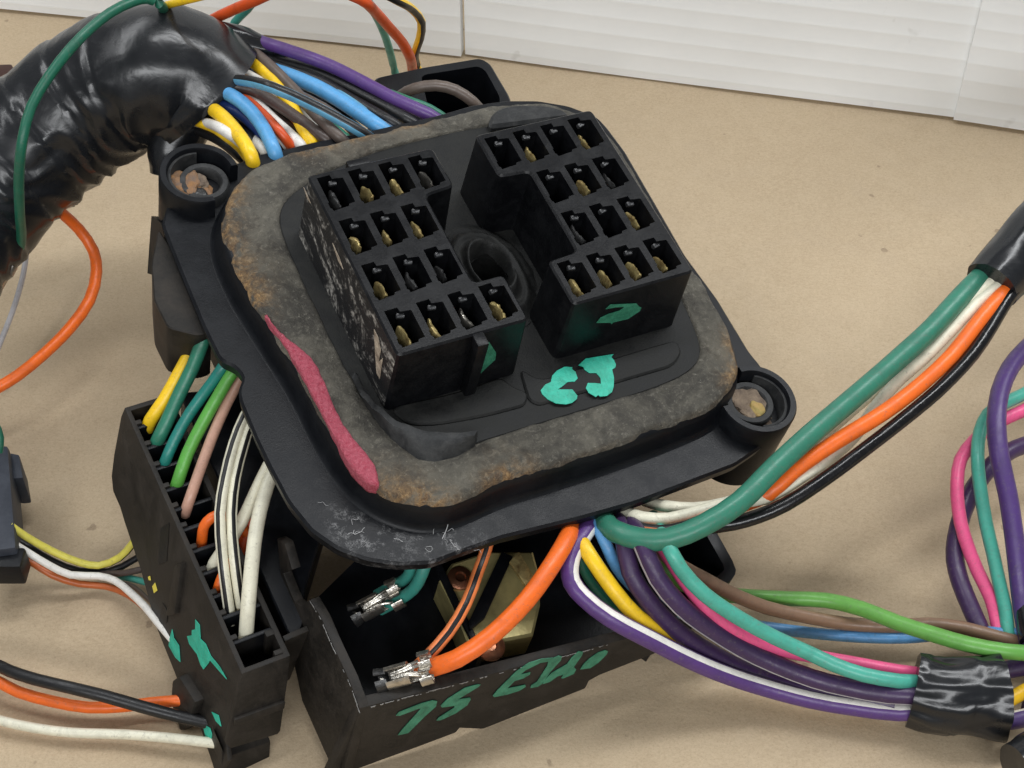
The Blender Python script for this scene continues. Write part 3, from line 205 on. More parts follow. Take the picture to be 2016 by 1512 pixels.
 ('white_wire', 'slim white wire showing between brown and pale blue in the middle of the fan', 'fan wires', 0.0115, 'white', None, [[-0.803, 0.96, 0.69], [-0.708, 0.897, 0.72], [-0.61, 0.786, 0.757], [-0.536, 0.744, 0.725], [-0.476, 0.692, 0.674]]),
 ('yellow_wire', 'slim yellow wire low in the fan between white and black', 'fan wires', 0.0107, 'yellow', None, [[-0.758, 0.829, 0.69], [-0.683, 0.785, 0.7], [-0.609, 0.679, 0.727], [-0.558, 0.649, 0.681]]),
 ('blue_wire', 'slim pale blue wire above the thick bright blue one in the fan', 'fan wires', 0.011, 'ltblue', None, [[-0.728, 1.045, 0.7], [-0.623, 0.984, 0.71], [-0.519, 0.919, 0.71], [-0.413, 0.793, 0.731], [-0.328, 0.766, 0.67]]),
 ('black_wire', 'black wire with white stripe low in the fan beside the sky blue wire', 'fan wires', 0.0119, 'black', ('white', -0.3, 0.2), [[-0.788, 0.852, 0.69], [-0.704, 0.76, 0.73], [-0.622, 0.647, 0.754], [-0.579, 0.622, 0.701]]),
 ('orange_wire', 'slim orange wire deep in the fan under the dark brown wire', 'fan wires', 0.0108, 'orange', None, [[-0.772, 0.941, 0.69], [-0.68, 0.873, 0.7], [-0.584, 0.755, 0.725], [-0.51, 0.697, 0.67]]),
 ('brown_wire', 'slim brown wire beside the pale blue striped wire near the plate edge', 'fan wires', 0.0115, 'brown', None, [[-0.733, 0.97, 0.7], [-0.64, 0.904, 0.72], [-0.532, 0.797, 0.744], [-0.459, 0.764, 0.714], [-0.393, 0.721, 0.653]])]}

# ------------------------------------------------------------------ materials
def lin(c):
    return tuple(((x / 255) / 12.92 if x / 255 <= 0.04045 else ((x / 255 + .055) / 1.055) ** 2.4) for x in c) + (1,)
class NT:
    def __init__(s, name):
        s.m = bpy.data.materials.new(name); s.m.use_nodes = True; s.t = s.m.node_tree; s.b = s.t.nodes['Principled BSDF']
        s.tc = s.t.nodes.new('ShaderNodeTexCoord')
    def n(s, typ, **kw):
        x = s.t.nodes.new(typ)
        for k, v in kw.items():
            if k in x.inputs.keys(): x.inputs[k].default_value = v
            else: setattr(x, k, v)
        return x
    def l(s, a, b): s.t.links.new(a, b)
    def noise(s, scale, detail=4, rough=.55, dist=0, vec=None, stretch=None):
        x = s.n('ShaderNodeTexNoise'); x.inputs['Scale'].default_value = scale; x.inputs['Detail'].default_value = detail
        x.inputs['Roughness'].default_value = rough; x.inputs['Distortion'].default_value = dist
        src = vec or s.tc.outputs['Object']
        if stretch:
            mp = s.n('ShaderNodeMapping'); mp.inputs['Scale'].default_value = stretch; s.l(src, mp.inputs[0]); src = mp.outputs[0]
        s.l(src, x.inputs['Vector']); return x.outputs['Fac']
    def ramp(s, fac, a, b, ca=(0, 0, 0, 1), cb=(1, 1, 1, 1)):
        r = s.n('ShaderNodeValToRGB'); e = r.color_ramp.elements; e[0].position = a; e[1].position = b; e[0].color = ca; e[1].color = cb
        s.l(fac, r.inputs[0]); return r.outputs[0]
    def mix(s, fac, a, b):
        x = s.n('ShaderNodeMix', data_type='RGBA')
        if isinstance(fac, (int, float)): x.inputs[0].default_value = fac
        else: s.l(fac, x.inputs[0])
        for i, v in ((6, a), (7, b)):
            if isinstance(v, tuple): x.inputs[i].default_value = v
            else: s.l(v, x.inputs[i])
        return x.outputs[2]
    def math(s, op, a, b):
        x = s.n('ShaderNodeMath', operation=op)
        for i, v in ((0, a), (1, b)):
            if isinstance(v, (int, float)): x.inputs[i].default_value = v
            else: s.l(v, x.inputs[i])
        return x.outputs[0]
    def bump(s, h, strength=.3, dist=.004):
        x = s.n('ShaderNodeBump'); x.inputs['Strength'].default_value = strength; x.inputs['Distance'].default_value = dist
        s.l(h, x.inputs['Height']); s.l(x.outputs[0], s.b.inputs['Normal']); return x
    def base(s, v):
        if isinstance(v, tuple): s.b.inputs['Base Color'].default_value = v
        else: s.l(v, s.b.inputs['Base Color'])
    def rough(s, v):
        if isinstance(v, (int, float)): s.b.inputs['Roughness'].default_value = v
        else: s.l(v, s.b.inputs['Roughness'])
MT = {}
def plastic(name, col, dust, amount=.45, rough=.42, grain=.25, scale=14):
    t = NT(name)
    d = t.ramp(t.noise(scale, 6, .62, .6), .42, .78); f = t.ramp(t.noise(scale * 7, 3, .6), .45, .75)
    m = t.math('MULTIPLY', t.math('ADD', t.math('MULTIPLY', d, .75), t.math('MULTIPLY', f, .25)), amount)
    t.base(t.mix(m, col, dust)); t.rough(t.math('ADD', rough, t.math('MULTIPLY', m, .35)))
    t.b.inputs['Specular IOR Level'].default_value = .26
    h = t.math('ADD', t.noise(260, 2, .5), t.math('MULTIPLY', t.noise(40, 4, .6), .8)); t.bump(h, grain * .45, .003)
    MT[name] = t.m; return t
plastic('black_plastic', (.0042, .0049, .0066, 1), (.016, .018, .022, 1), .5, .38)
plastic('dusty_plastic', (.014, .0125, .0108, 1), (.060, .050, .041, 1), .75, .50, .3)
plastic('socket_plastic', (.0035, .0038, .0048, 1), (.022, .023, .025, 1), .45, .34, .22, 22)
plastic('inner_plastic', (.010, .0105, .0105, 1), (.034, .034, .031, 1), .8, .55, .6, 18)
plastic('bluish_plastic', (.035, .04, .052, 1), (.09, .10, .12, 1), .5, .45)
plastic('brown_plastic', (.04, .014, .01, 1), (.08, .05, .04, 1), .5, .45)
plastic('rubber', (.022, .023, .024, 1), (.09, .09, .088, 1), .7, .55, .3, 30)
def tape_mat():
    t = NT('tape'); f = t.ramp(t.noise(9, 5, .6, .8), .4, .8)
    t.base(t.mix(t.math('MULTIPLY', f, .22), (.009, .010, .012, 1), (.040, .042, .046, 1)))
    t.rough(t.math('ADD', .22, t.math('MULTIPLY', f, .14)))
    t.bump(t.math('ADD', t.noise(12, 3, .5, 1.2), t.math('MULTIPLY', t.noise(60, 2, .5), .06)), .09, .02); MT['tape'] = t.m
tape_mat()
def grime_mat():
    t = NT('sealant_grime')
    a = t.n('ShaderNodeAttribute', attribute_name='rim')
    big = t.noise(7, 6, .66, .7); fine = t.noise(75, 6, .75, .6); mid = t.noise(24, 6, .7, .8)
    c = t.mix(t.ramp(big, .40, .62), (.046, .042, .034, 1), (.122, .112, .088, 1))
    c = t.mix(t.math('MULTIPLY', t.ramp(mid, .48, .66), .6), c, (.026, .023, .018, 1))
    c = t.mix(t.math('MULTIPLY', t.ramp(fine, .52, .68), .6), c, (.20, .185, .15, 1))
    rust = t.math('MULTIPLY', t.ramp(mid, .36, .58), a.outputs['Fac'])
    c = t.mix(rust, c, t.mix(t.ramp(fine, .38, .62), (.10, .045, .014, 1), (.42, .25, .095, 1)))
    c = t.mix(t.math('MULTIPLY', t.ramp(t.noise(150, 4, .75), .64, .72), .7), c, (.42, .40, .35, 1))
    t.base(c); t.rough(.7)
    t.bump(t.math('ADD', t.noise(30, 7, .7, .6), t.math('MULTIPLY', t.noise(150, 4, .75), .6)), .7, .013); MT['sealant_grime'] = t.m
grime_mat()
def pink_mat():
    t = NT('pink_sealant'); f = t.noise(130, 6, .75, 1.0)
    c = t.mix(t.ramp(f, .38, .68), (.46, .055, .095, 1), (.66, .17, .225, 1))
    t.base(t.mix(t.math('MULTIPLY', t.ramp(t.noise(300, 3, .7), .6, .72), .5), c, (.75, .40, .44, 1))); t.rough(.85)
    t.bump(f, .8, .015); MT['pink_sealant'] = t.m
pink_mat()
def simple(name, col, rough=.5, metal=0, bump=0, bscale=60, var=0, col2=None, vscale=30):
    t = NT(name); t.rough(rough); t.b.inputs['Metallic'].default_value = metal
    if col2: t.base(t.mix(t.ramp(t.noise(vscale, 5, .65, .4), .35, .7), col, col2))
    else: t.base(col)
    if bump: t.bump(t.noise(bscale, 4, .6), bump, .006)
    MT[name] = t.m; return t
simple('brass', (1.0, .82, .36, 1), .34, .75, .4, 60, 0, (.38, .25, .10, 1), 55)
simple('dull_brass', (.58, .50, .22, 1), .38, .5, .3, 30, 0, (.30, .26, .12, 1), 12)
simple('copper', (.40, .17, .09, 1), .32, .9, .3, 40, 0, (.18, .08, .05, 1), 20)
simple('tin', (.66, .63, .57, 1), .30, .95, .4, 60, 0, (.42, .39, .34, 1), 45)
simple('dark_tin', (.10, .10, .10, 1), .4, .7, .5, 80, 0, (.03, .03, .03, 1), 60)
simple('rust', (.30, .15, .055, 1), .8, .1, .9, 70, 0, (.13, .10, .085, 1), 22)
simple('dirt', (.22, .165, .115, 1), .9, 0, 1, 60, 0, (.09, .065, .05, 1), 30)
simple('straw', (.40, .25, .09, 1), .8, 0, .8, 80, 0, (.30, .25, .08, 1), 40)
simple('flake', (.52, .44, .34, 1), .7, 0, .6, 90, 0, (.16, .12, .09, 1), 50)
def worn(name, c1, c2, hole):
    t = NT(name); f = t.noise(34, 6, .7, .5, None, (1, .5, 1)); g = t.noise(120, 4, .7)
    c = t.mix(t.ramp(f, .36, .66), c1, c2); c = t.mix(t.math('MULTIPLY', t.ramp(g, .60, .70), hole), c, (.012, .03, .022, 1)); t.base(c); t.rough(.5); t.bump(g, .3, .004); MT[name] = t.m
worn('green_paint', (.012, .33, .22, 1), (.03, .54, .38, 1), .35); worn('green_paint_worn', (.022, .15, .09, 1), (.05, .27, .165, 1), .6)
simple('yellow_paint', (.75, .62, .08, 1), .5)
simple('lint', (.50, .50, .50, 1), .9)
simple('wear', (.33, .32, .31, 1), .7, 0, .5, 80, 0, (.14, .14, .14, 1), 90)
def abraded():
    t = NT('abraded_plastic'); a = t.noise(11, 8, .72, 2.2, None, (1.0, .5, 1.0))
    m = t.ramp(a, .51, .60); f = t.ramp(t.noise(70, 5, .75), .42, .62)
    t.base(t.mix(t.math('MULTIPLY', m, f), (.011, .011, .012, 1), (.46, .44, .40, 1))); t.rough(.5); t.bump(a, .6, .01); MT['abraded_plastic'] = t.m
abraded()
def paper():
    t = NT('kraft_paper')
    f1 = t.noise(1.1, 4, .6, .3); f2 = t.noise(14, 6, .7, .2); f3 = t.noise(75, 4, .75, 0, None, (1, 1.6, 1)); f4 = t.noise(5.0, 3, .6, .6)
    c = t.mix(t.ramp(f1, .35, .68), (.452, .350, .230, 1), (.492, .388, .260, 1))
    c = t.mix(t.math('MULTIPLY', t.ramp(f2, .40, .66), .30), c, (.36, .262, .16, 1))
    c = t.mix(t.math('MULTIPLY', t.ramp(f3, .42, .66), .30), c, (.66, .53, .36, 1))
    c = t.mix(t.math('MULTIPLY', t.ramp(f4, .52, .72), .22), c, (.42, .33, .235, 1))
    c = t.mix(t.math('MULTIPLY', t.ramp(t.noise(16, 2, .5), .735, .76), .7), c, (.20, .14, .09, 1))
    g = t.noise(230, 3, .8, 0, None, (1, 1.8, 1)); c = t.mix(t.math('MULTIPLY', t.ramp(g, .40, .60), .30), c, (.62, .50, .35, 1)); c = t.mix(t.math('MULTIPLY', t.ramp(t.noise(170, 3, .8), .52, .68), .34), c, (.27, .20, .125, 1))
    t.base(c); t.rough(.82); t.b.inputs['Specular IOR Level'].default_value = .3
    t.bump(t.math('ADD', t.math('MULTIPLY', t.noise(1.6, 3, .5, .4), 5), t.math('MULTIPLY', t.noise(110, 4, .7), .25)), .30, .02); MT['kraft_paper'] = t.m
paper()
def board_mat(name, col):
    t = NT(name); f = t.noise(3, 4, .6)
    c = t.mix(t.ramp(f, .4, .7), col, tuple(x * .96 for x in col[:3]) + (1,))
    c = t.mix(t.math('MULTIPLY', t.ramp(t.noise(8, 3, .5), .70, .74), .25), c, (.5, .5, .48, 1))
    t.base(c); t.rough(.42); t.bump(t.noise(60, 3, .5), .06, .005); MT[name] = t.m
board_mat('white_board', (.92, .945, .955, 1))
WC = dict(purple=(88, 58, 122), purple2=(80, 56, 116), purpledk=(64, 44, 82), yellow=(250, 205, 35), yellowdk=(235, 185, 25), paleyellow=(214, 203, 88), orange=(246, 112, 36),
          orangepale=(244, 138, 78), redorange=(214, 82, 32), rust=(188, 98, 48), teal=(66, 152, 138), teal2=(78, 172, 152), green=(46, 122, 98), green2=(52, 124, 102), dkgreen=(28, 98, 76),
          tealgreen=(34, 126, 116), ltgreen=(92, 168, 70), ltgreen2=(104, 168, 76), blue=(92, 164, 218), ltblue=(106, 172, 206), ltblue2=(98, 162, 218), navy=(36, 60, 122),
          brown=(96, 84, 76), dkbrown=(74, 62, 57), tan=(204, 172, 142), tanbrown=(138, 110, 88), pinktan=(196, 154, 134), pink=(236, 92, 142), white=(234, 231, 224),
          cream=(230, 226, 204), black=(24, 24, 26), blackgloss=(16, 16, 18), ltgrey=(196, 194, 196))
def wmat(c):
    k = 'wire_' + c
    if k not in MT:
        t = NT(k); col = lin(WC[c]); dk = tuple(x * .55 for x in col[:3]) + (1,)
        d = t.math('MULTIPLY', t.ramp(t.noise(18, 7, .74, .7), .44, .74), .62)
        g = t.math('MULTIPLY', t.ramp(t.noise(95, 5, .75), .56, .70), .42)
        t.base(t.mix(g, t.mix(d, col, dk), (.16, .14, .12, 1) if c not in ('black', 'blackgloss') else (.06, .06, .06, 1)))
        t.rough(t.math('ADD', .35 if c != 'blackgloss' else .16, t.math('MULTIPLY', d, .35)))
        t.bump(t.math('ADD', t.noise(40, 3, .5), t.math('MULTIPLY', t.noise(200, 2, .5), .2)), .10, .008); MT[k] = t.m
    return MT[k]

# ------------------------------------------------------------------ helpers
V2 = lambda p: Vector((p[0], p[1]))
def link_mesh(name, me, mats, parent=None, loc=None):
    for m in (mats if isinstance(mats, (list, tuple)) else [mats]): me.materials.append(MT[m] if isinstance(m, str) else m)
    o = bpy.data.objects.new(name, me); C.objects.link(o)
    if parent: o.parent = parent
    if loc is not None: o.location = loc
    return o
def finish(me, angle=32):
    me.polygons.foreach_set('use_smooth', [True] * len(me.polygons)); me.set_sharp_from_angle(angle=math.radians(angle)); me.update()
def mk(name, verts, faces, mats, parent=None, fm=None, loc=None, angle=32, org=None):
    me = bpy.data.meshes.new(name)
    if org is not None: verts = [Vector(v) - org for v in verts]
    me.from_pydata([tuple(v) for v in verts], [], faces)
    if fm:
        for p, i in zip(me.polygons, fm): p.material_index = i
    finish(me, angle); return link_mesh(name, me, mats, parent, loc)
def mkbm(name, bm, mats, parent=None, org=None, bev=0, angle=32, loc=None):
    bmesh.ops.recalc_face_normals(bm, faces=bm.faces[:])
    if bev:
        es = [e for e in bm.edges if len(e.link_faces) == 2 and e.calc_face_angle(0) > .6]
        bmesh.ops.bevel(bm, geom=es, offset=bev, segments=2, profile=.6, affect='EDGES', clamp_overlap=True)
    if org is not None: bmesh.ops.translate(bm, vec=-org, verts=bm.verts[:])
    me = bpy.data.meshes.new(name); bm.to_mesh(me); bm.free(); finish(me, angle); return link_mesh(name, me, mats, parent, loc)
def tag(o, label, cat, group=None):
    o['label'] = label; o['category'] = cat
    if group: o['group'] = group
    return o
def struct(o): o['kind'] = 'structure'; return o
F = D['frame']
PR = Matrix((F['x'], F['y'], F['z'])).transposed(); PO = Vector(F['o'])
def pw(v): return PO + PR @ Vector(v)
class Thing:
    """an Empty standing in the tilted frame of the plate, with its parts as children"""
    def __init__(s, name, label, cat, org, group=None):
        s.o = bpy.data.objects.new(name, None); C.objects.link(s.o); s.o.empty_display_size = .1
        s.org = Vector(org); s.o.matrix_world = Matrix.Translation(pw(org)) @ PR.to_4x4(); tag(s.o, label, cat, group)
def area(p): return sum(p[i][0] * p[(i + 1) % len(p)][1] - p[(i + 1) % len(p)][0] * p[i][1] for i in range(len(p))) / 2
def ccw(p): return list(p) if area(p) > 0 else list(reversed(p))
def offset(p, d):
    """outward offset of a counter-clockwise polygon"""
    n = len(p); out = []
    for i in range(n):
        a, b, c = V2(p[i - 1]), V2(p[i]), V2(p[(i + 1) % n])
        e1 = (b - a).normalized(); e2 = (c - b).normalized()
        n1 = Vector((e1.y, -e1.x)); n2 = Vector((e2.y, -e2.x)); m = n1 + n2
        if m.length < 1e-6: m = n1.copy()
        m.normalize(); k = d / max(.45, m.dot(n1)); out.append((b.x + m.x * k, b.y + m.y * k))
    return out
def rounded(p, r, n=4):
    p = ccw(p); out = []; N = len(p)
    for i in range(N):
        a, b, c = V2(p[i - 1]), V2(p[i]), V2(p[(i + 1) % N]); l1 = (a - b).length; l2 = (c - b).length
        k = min(r, l1 * .45, l2 * .45); s = b + (a - b).normalized() * k; e = b + (c - b).normalized() * k
        for j in range(n + 1):
            t = j / n; q = s * (1 - t) ** 2 + b * 2 * t * (1 - t) + e * t * t; out.append((q.x, q.y))
    return out
def chaikin(p, it=2, closed=True):
    for _ in range(it):
        q = []; n = len(p)
        for i in range(n if closed else n - 1):
            a, b = Vector(p[i]), Vector(p[(i + 1) % n]); q += [tuple(a * .75 + b * .25), tuple(a * .25 + b * .75)]
        p = q
    return p
def prism(p, z0, z1, cham=.004, draft=0, holes=(), depth=.1, floor_shrink=1.0):
    """solid of an outline, chamfered at the top, optionally with open cells sunk into it; returns a bmesh"""
    p = ccw(p); bm = bmesh.new(); top = offset(p, -cham) if cham else p
    loops = [[bm.verts.new((x, y, z1)) for x, y in top]]
    if cham: loops.append([bm.verts.new((x, y, z1 - cham)) for x, y in p])
    loops.append([bm.verts.new((x, y, z0)) for x, y in (offset(p, draft) if draft else p)])
    n = len(p)
    for a, b in zip(loops, loops[1:]):
        for i in range(n): bm.faces.new((a[i], a[(i + 1) % n], b[(i + 1) % n], b[i]))
    bm.faces.new(list(reversed(loops[-1])))
    edges = [bm.edges.get((loops[0][i], loops[0][(i + 1) % n])) for i in range(n)]
    for h in holes:
        h = ccw(h); hv = [bm.verts.new((x, y, z1)) for x, y in h]; m = len(hv)
        lo = [bm.verts.new((x, y, z1 - depth)) for x, y in h]
        for i in range(m): bm.faces.new((hv[(i + 1) % m], hv[i], lo[i], lo[(i + 1) % m]))
        bm.faces.new(lo)
        edges += [bm.edges.get((hv[i], hv[(i + 1) % m])) for i in range(m)]
    bmesh.ops.triangle_fill(bm, use_beauty=True, use_dissolve=False, edges=edges, normal=(0, 0, 1))
    return bm
def slab(poly, d):
    """flat polygon in space thickened by the vector d"""
    bm = bmesh.new(); a = [bm.verts.new(v) for v in poly]; d = Vector(d); b = [bm.verts.new(Vector(v) + d) for v in poly]; n = len(a)
    for i in range(n): bm.faces.new((a[i], a[(i + 1) % n], b[(i + 1) % n], b[i]))
    for l in (a, b):
        bmesh.ops.triangle_fill(bm, use_beauty=True, edges=[bm.edges.get((l[i], l[(i + 1) % n])) for i in range(n)])
    return bm
def decal(name, poly, d, m, parent, org):
    return mkbm(name, slab(poly, d), m, parent, org)
def box(bm, c, s, rot=None):
    vs_ = bmesh.ops.create_cube(bm, size=1)['verts']
    M = Matrix.Translation(c) @ (rot.to_4x4() if rot else Matrix()) @ Matrix.Diagonal((*s, 1)); bmesh.ops.transform(bm, matrix=M, verts=vs_); return vs_
def arc_solid(bm, cx, cy, prof, a0, a1, n=48):
    full = abs(a1 - a0) >= 2 * math.pi - 1e-4; rings = []
    for i in range(n if full else n + 1):
        a = a0 + (a1 - a0) * i / n
        rings.append([bm.verts.new((cx + r * math.cos(a), cy + r * math.sin(a), z)) for r, z in prof])
    m = len(prof); R = len(rings)
    for i in range(R if full else R - 1):
        A, B = rings[i], rings[(i + 1) % R]
        for j in range(m): bm.faces.new((A[j], A[(j + 1) % m], B[(j + 1) % m], B[j]))
    if not full: bm.faces.new(rings[0]); bm.faces.new(list(reversed(rings[-1])))
def spline(pts, step):
    P = [Vector(p) for p in pts]; P = [P[0] * 2 - P[1]] + P + [P[-1] * 2 - P[-2]]; out = []
    for i in range(1, len(P) - 2):
        a, b, c, d = P[i - 1:i + 3]; n = max(2, int((c - b).length / step))
        t0 = 0; t1 = (b - a).length ** .5 + 1e-6; t2 = t1 + (c - b).length ** .5 + 1e-6; t3 = t2 + (d - c).length ** .5 + 1e-6
        for j in range(n):
            t = t1 + (t2 - t1) * j / n
            A1 = a * ((t1 - t) / t1) + b * (t / t1); A2 = b * ((t2 - t) / (t2 - t1)) + c * ((t - t1) / (t2 - t1)); A3 = c * ((t3 - t) / (t3 - t2)) + d * ((t - t2) / (t3 - t2))
            B1 = A1 * ((t2 - t) / t2) + A2 * (t / t2); B2 = A2 * ((t3 - t) / (t3 - t1)) + A3 * ((t - t1) / (t3 - t1))
            out.append(B1 * ((t2 - t) / (t2 - t1)) + B2 * ((t - t1) / (t2 - t1)))
    out.append(P[-2].copy()); 
    return out
REF = Vector((0, -.7, .7))
def frames(path):
    T = [((path[min(i + 1, len(path) - 1)] - path[max(i - 1, 0)]).normalized()) for i in range(len(path))]; out = []
    last = None
    for t in T:
        r = REF - t * REF.dot(t)
        if last is not None and r.length < .45: r = last - t * last.dot(t)
        r.normalize(); last = r; out.append((t, r, t.cross(r)))
    return out
def tube(path, rad, n=14, stripe=None, wob=None, caps=True):
    """stripe = (from, to) angles in radians; 0 looks to the front and up, positive to the right hand of travel"""
    fr = frames(path); vs_, fs, fm = [], [], []
    for i, (p, (t, r, b)) in enumerate(zip(path, fr)):
        for k in range(n):
            a = 2 * math.pi * k / n; R = rad(i, a, p) if callable(rad) else rad
            vs_.append(p + (r * math.cos(a) + b * math.sin(a)) * R)
    for i in range(len(path) - 1):
        for k in range(n):
            fs.append((i * n + k, i * n + (k + 1) % n, (i + 1) * n + (k + 1) % n, (i + 1) * n + k))
            a = 2 * math.pi * (k + .5) / n; hit = 0
            if stripe:
                lo, hi = stripe
                for q in (a, a - 2 * math.pi):
                    if lo <= q <= hi: hit = 1
            fm.append(hit)
    if caps:
        fs.append(tuple(reversed(range(n)))); fm.append(0); e = (len(path) - 1) * n; fs.append(tuple(range(e, e + n))); fm.append(0)
    return vs_, fs, fm
def wire(name, label, group, r, col, stripe, pts):
    path = spline(pts, .035); org = path[0].copy(); ks = random.random() * 90
    path = [p - org + Vector((noise.noise(Vector((i * .11, ks, 0))), noise.noise(Vector((i * .11, ks, 7))), noise.noise(Vector((i * .11, ks, 14))))) * min(.005, r * .3) for i, p in enumerate(path)]
    n = 32 if stripe else 16; sd = random.random() * 50
    def rad(i, a, p): return r * (1 + .035 * noise.noise(Vector((p.x * 5 + sd, p.y * 5, p.z * 5))))
    v, f, fm = tube(path, rad, n, stripe[1:] if stripe else None)
    o = mk(name, v, f, [wmat(col)] + ([wmat(stripe[0])] if stripe else []), None, fm, org, 60)
    return tag(o, label, 'wire', group if group != '-' else None)

# ------------------------------------------------------------------ setting: paper covered table
me = bpy.data.meshes.new('paper_ground'); bm = bmesh.new(); bmesh.ops.create_grid(bm, x_segments=160, y_segments=160, size=8.0)
for v in bm.verts: v.co.z = -.012 + .010 * noise.noise(Vector((v.co.x * .9, v.co.y * .9, 3))) + .006 * noise.noise(Vector((v.co.x * 2.6 + v.co.y, v.co.y * 1.4, 8)))
bm.to_mesh(me); bm.free(); finish(me); struct(link_mesh('paper_ground', me, 'kraft_paper'))
# white fluted boards standing behind
def fluted_board(name, a, b, label, push, H=2.3, pitch=.066):
    a, b = Vector(a), Vector(b); d = (b - a); L = d.length; d.normalize(); nrm = Vector((d.y, -d.x, 0)); th = .045
    prof = [(0, 0)]
    k = 0
    z = .02
    while z < H - .02:
        prof += [(0, z), (.0006, z + .006), (.0009, z + .010), (.0006, z + .014), (0, z + .020)]; z += pitch
    prof += [(0, H), (-th, H), (-th, 0)]; n = len(prof); vs_, fs = [], []
    seg = 24
    for i in range(seg + 1):
        s = L * i / seg; w = .012 * noise.noise(Vector((s * .8, push, 0)))
        for y, z in prof: vs_.append(d * s + nrm * (y + push + w) + Vector((0, 0, z)))
    for i in range(seg):
        for j in range(n): fs.append((i * n + j, i * n + (j + 1) % n, (i + 1) * n + (j + 1) % n, (i + 1) * n + j))
    fs += [tuple(range(n)), tuple(reversed(range(seg * n, seg * n + n)))]
    o = mk(name, vs_, fs, 'white_board', loc=(a.x, a.y, 0), angle=50); tag(o, label, 'board', 'white fluted boards'); return o
bl = [Vector(x) for x in D['boardL']]; br = [Vector(x) for x in D['boardR']]
fluted_board('fluted_board', bl[0], bl[1] - (bl[1] - bl[0]).normalized() * .012, 'white fluted plastic board left of the upright seam', 0)
fluted_board('fluted_board', br[0], br[1], 'white fluted plastic board between the two upright seams, behind the plate', -.015)
be = [Vector(x) for x in D['boardE']]
fluted_board('fluted_board', be[0], be[1], 'white fluted plastic board at the far right edge', -.006)

# ------------------------------------------------------------------ the bulkhead plate with its two socket blocks
Z = lambda h: (h + 46) / 100
pt = Thing('bulkhead_connector', 'grimy black bulkhead plate with two socket blocks, two bosses and pink sealant', 'connector', (0, 0, 0))
fl = ccw(D['flange']); fls = rounded(fl, .012, 2)
def flange_mat():
    t = plastic('flange_plastic', (.0042, .0049, .0066, 1), (.016, .018, .022, 1), .5, .38); src = t.b.inputs['Base Color'].links[0].from_socket
    tot = None
    for x, y, z, r in D['scuff']:
        d = t.n('ShaderNodeVectorMath', operation='DISTANCE'); t.l(t.tc.outputs['Object'], d.inputs[0]); d.inputs[1].default_value = (x, y, z)
        m = t.ramp(d.outputs['Value'], r * .25, r * 1.3, (1, 1, 1, 1), (0, 0, 0, 1)); tot = m if tot is None else t.math('MAXIMUM', tot, m)
    a = t.noise(42, 7, .78, 2.6); line = t.ramp(t.math('ABSOLUTE', t.math('SUBTRACT', a, .5), 0), .0, .035, (1, 1, 1, 1), (0, 0, 0, 1))
    patch = t.ramp(t.noise(30, 4, .7), .50, .62)
    t.base(t.mix(t.math('MULTIPLY', t.math('MULTIPLY', tot, patch), t.math('MULTIPLY', line, .8)), src, (.40, .40, .40, 1)))
flange_mat()
mkbm('flange', prism(fls, Z(-31.5), Z(-28), .006, -.004), 'flange_plastic', pt.o, pt.org, 0, 40)
pl = chaikin(ccw(D['plateau']), 2)
# dome wall
prof = [(.030, -28.05), (.022, -27.7), (.017, -26), (.010, -23), (.004, -21.0), (-.006, -20.2), (-.03, -20.1)]
loops = [[Vector((x, y, Z(h))) for x, y in offset(pl, d)] for d, h in prof]; n = len(pl)
vs_ = [v for l in loops for v in l]; fs = [(i * n + j, i * n + (j + 1) % n, (i + 1) * n + (j + 1) % n, (i + 1) * n + j) for i in range(len(loops) - 1) for j in range(n)]
mk('dome_wall', vs_, fs, 'black_plastic', pt.o, angle=60)
# base floor inside
sx, sy = D['swirl']; HOLE = [(sx + .050 * math.cos(2 * math.pi * k / 40) * .85, sy + .050 * math.sin(2 * math.pi * k / 40) * 1.2) for k in range(40)]
mkbm('base', prism(chaikin(ccw(D['inner']), 2), Z(-34), Z(-20), .003, 0, [HOLE], .12), 'inner_plastic', pt.o)
for q in D['pads']: mkbm('pad', prism(rounded(q, .03, 3), Z(-20.5), Z(-19.3), .004), 'inner_plastic', pt.o)
# lumpy sealant ring
cxy = Vector((sum(p[0] for p in D['inner']) / len(D['inner']), sum(p[1] for p in D['inner']) / len(D['inner'])))
def polar(poly, a):
    d = Vector((math.cos(a), math.sin(a))); best = 0
    for i in range(len(poly)):
        p, q = V2(poly[i]) - cxy, V2(poly[(i + 1) % len(poly)]) - cxy; e = q - p
        den = d.x * e.y - d.y * e.x
        if abs(den) < 1e-9: continue
        t = (p.x * e.y - p.y * e.x) / den; u = (p.x * d.y - p.y * d.x) / den
        if t > 0 and -1e-6 <= u <= 1 + 1e-6: best = max(best, t)
    return best
inn = chaikin(ccw(D['inner']), 2); NA, NR = 420, 26; vs_, fs, rim = [], [], []
for i in range(NA):
    a = 2 * math.pi * i / NA; ro = polar(pl, a) + .004 + .008 * noise.noise(Vector((math.cos(a) * 9, math.sin(a) * 9, 1))) + .002 * noise.noise(Vector((math.cos(a) * 45, math.sin(a) * 45, 1))); ri = polar(inn, a) - .006
    for j in range(NR + 1):
        t = j / NR; r = ro + (ri - ro) * t; x = cxy.x + math.cos(a) * r; y = cxy.y + math.sin(a) * r
        h = -20.9 + 1.2 * min(1, t / .10) ** .6 + .7 * math.sin(math.pi * min(1, t)) - 1.5 * max(0, (t - .9) / .1) ** 2
        h += .50 * noise.fractal(Vector((x * 14, y * 14, 2)), 1, 2, 4) + .20 * noise.noise(Vector((x * 45, y * 45, 5)))
        vs_.append((x, y, Z(h))); rim.append(min(1, .10 * max(0, 1 - t / .12) + sum(max(0, 1 - math.hypot(x - q[0], y - q[1]) / (q[2] * .95)) * .95 * max(.12, 1 - t / .5) for q in D['rustpts'])))
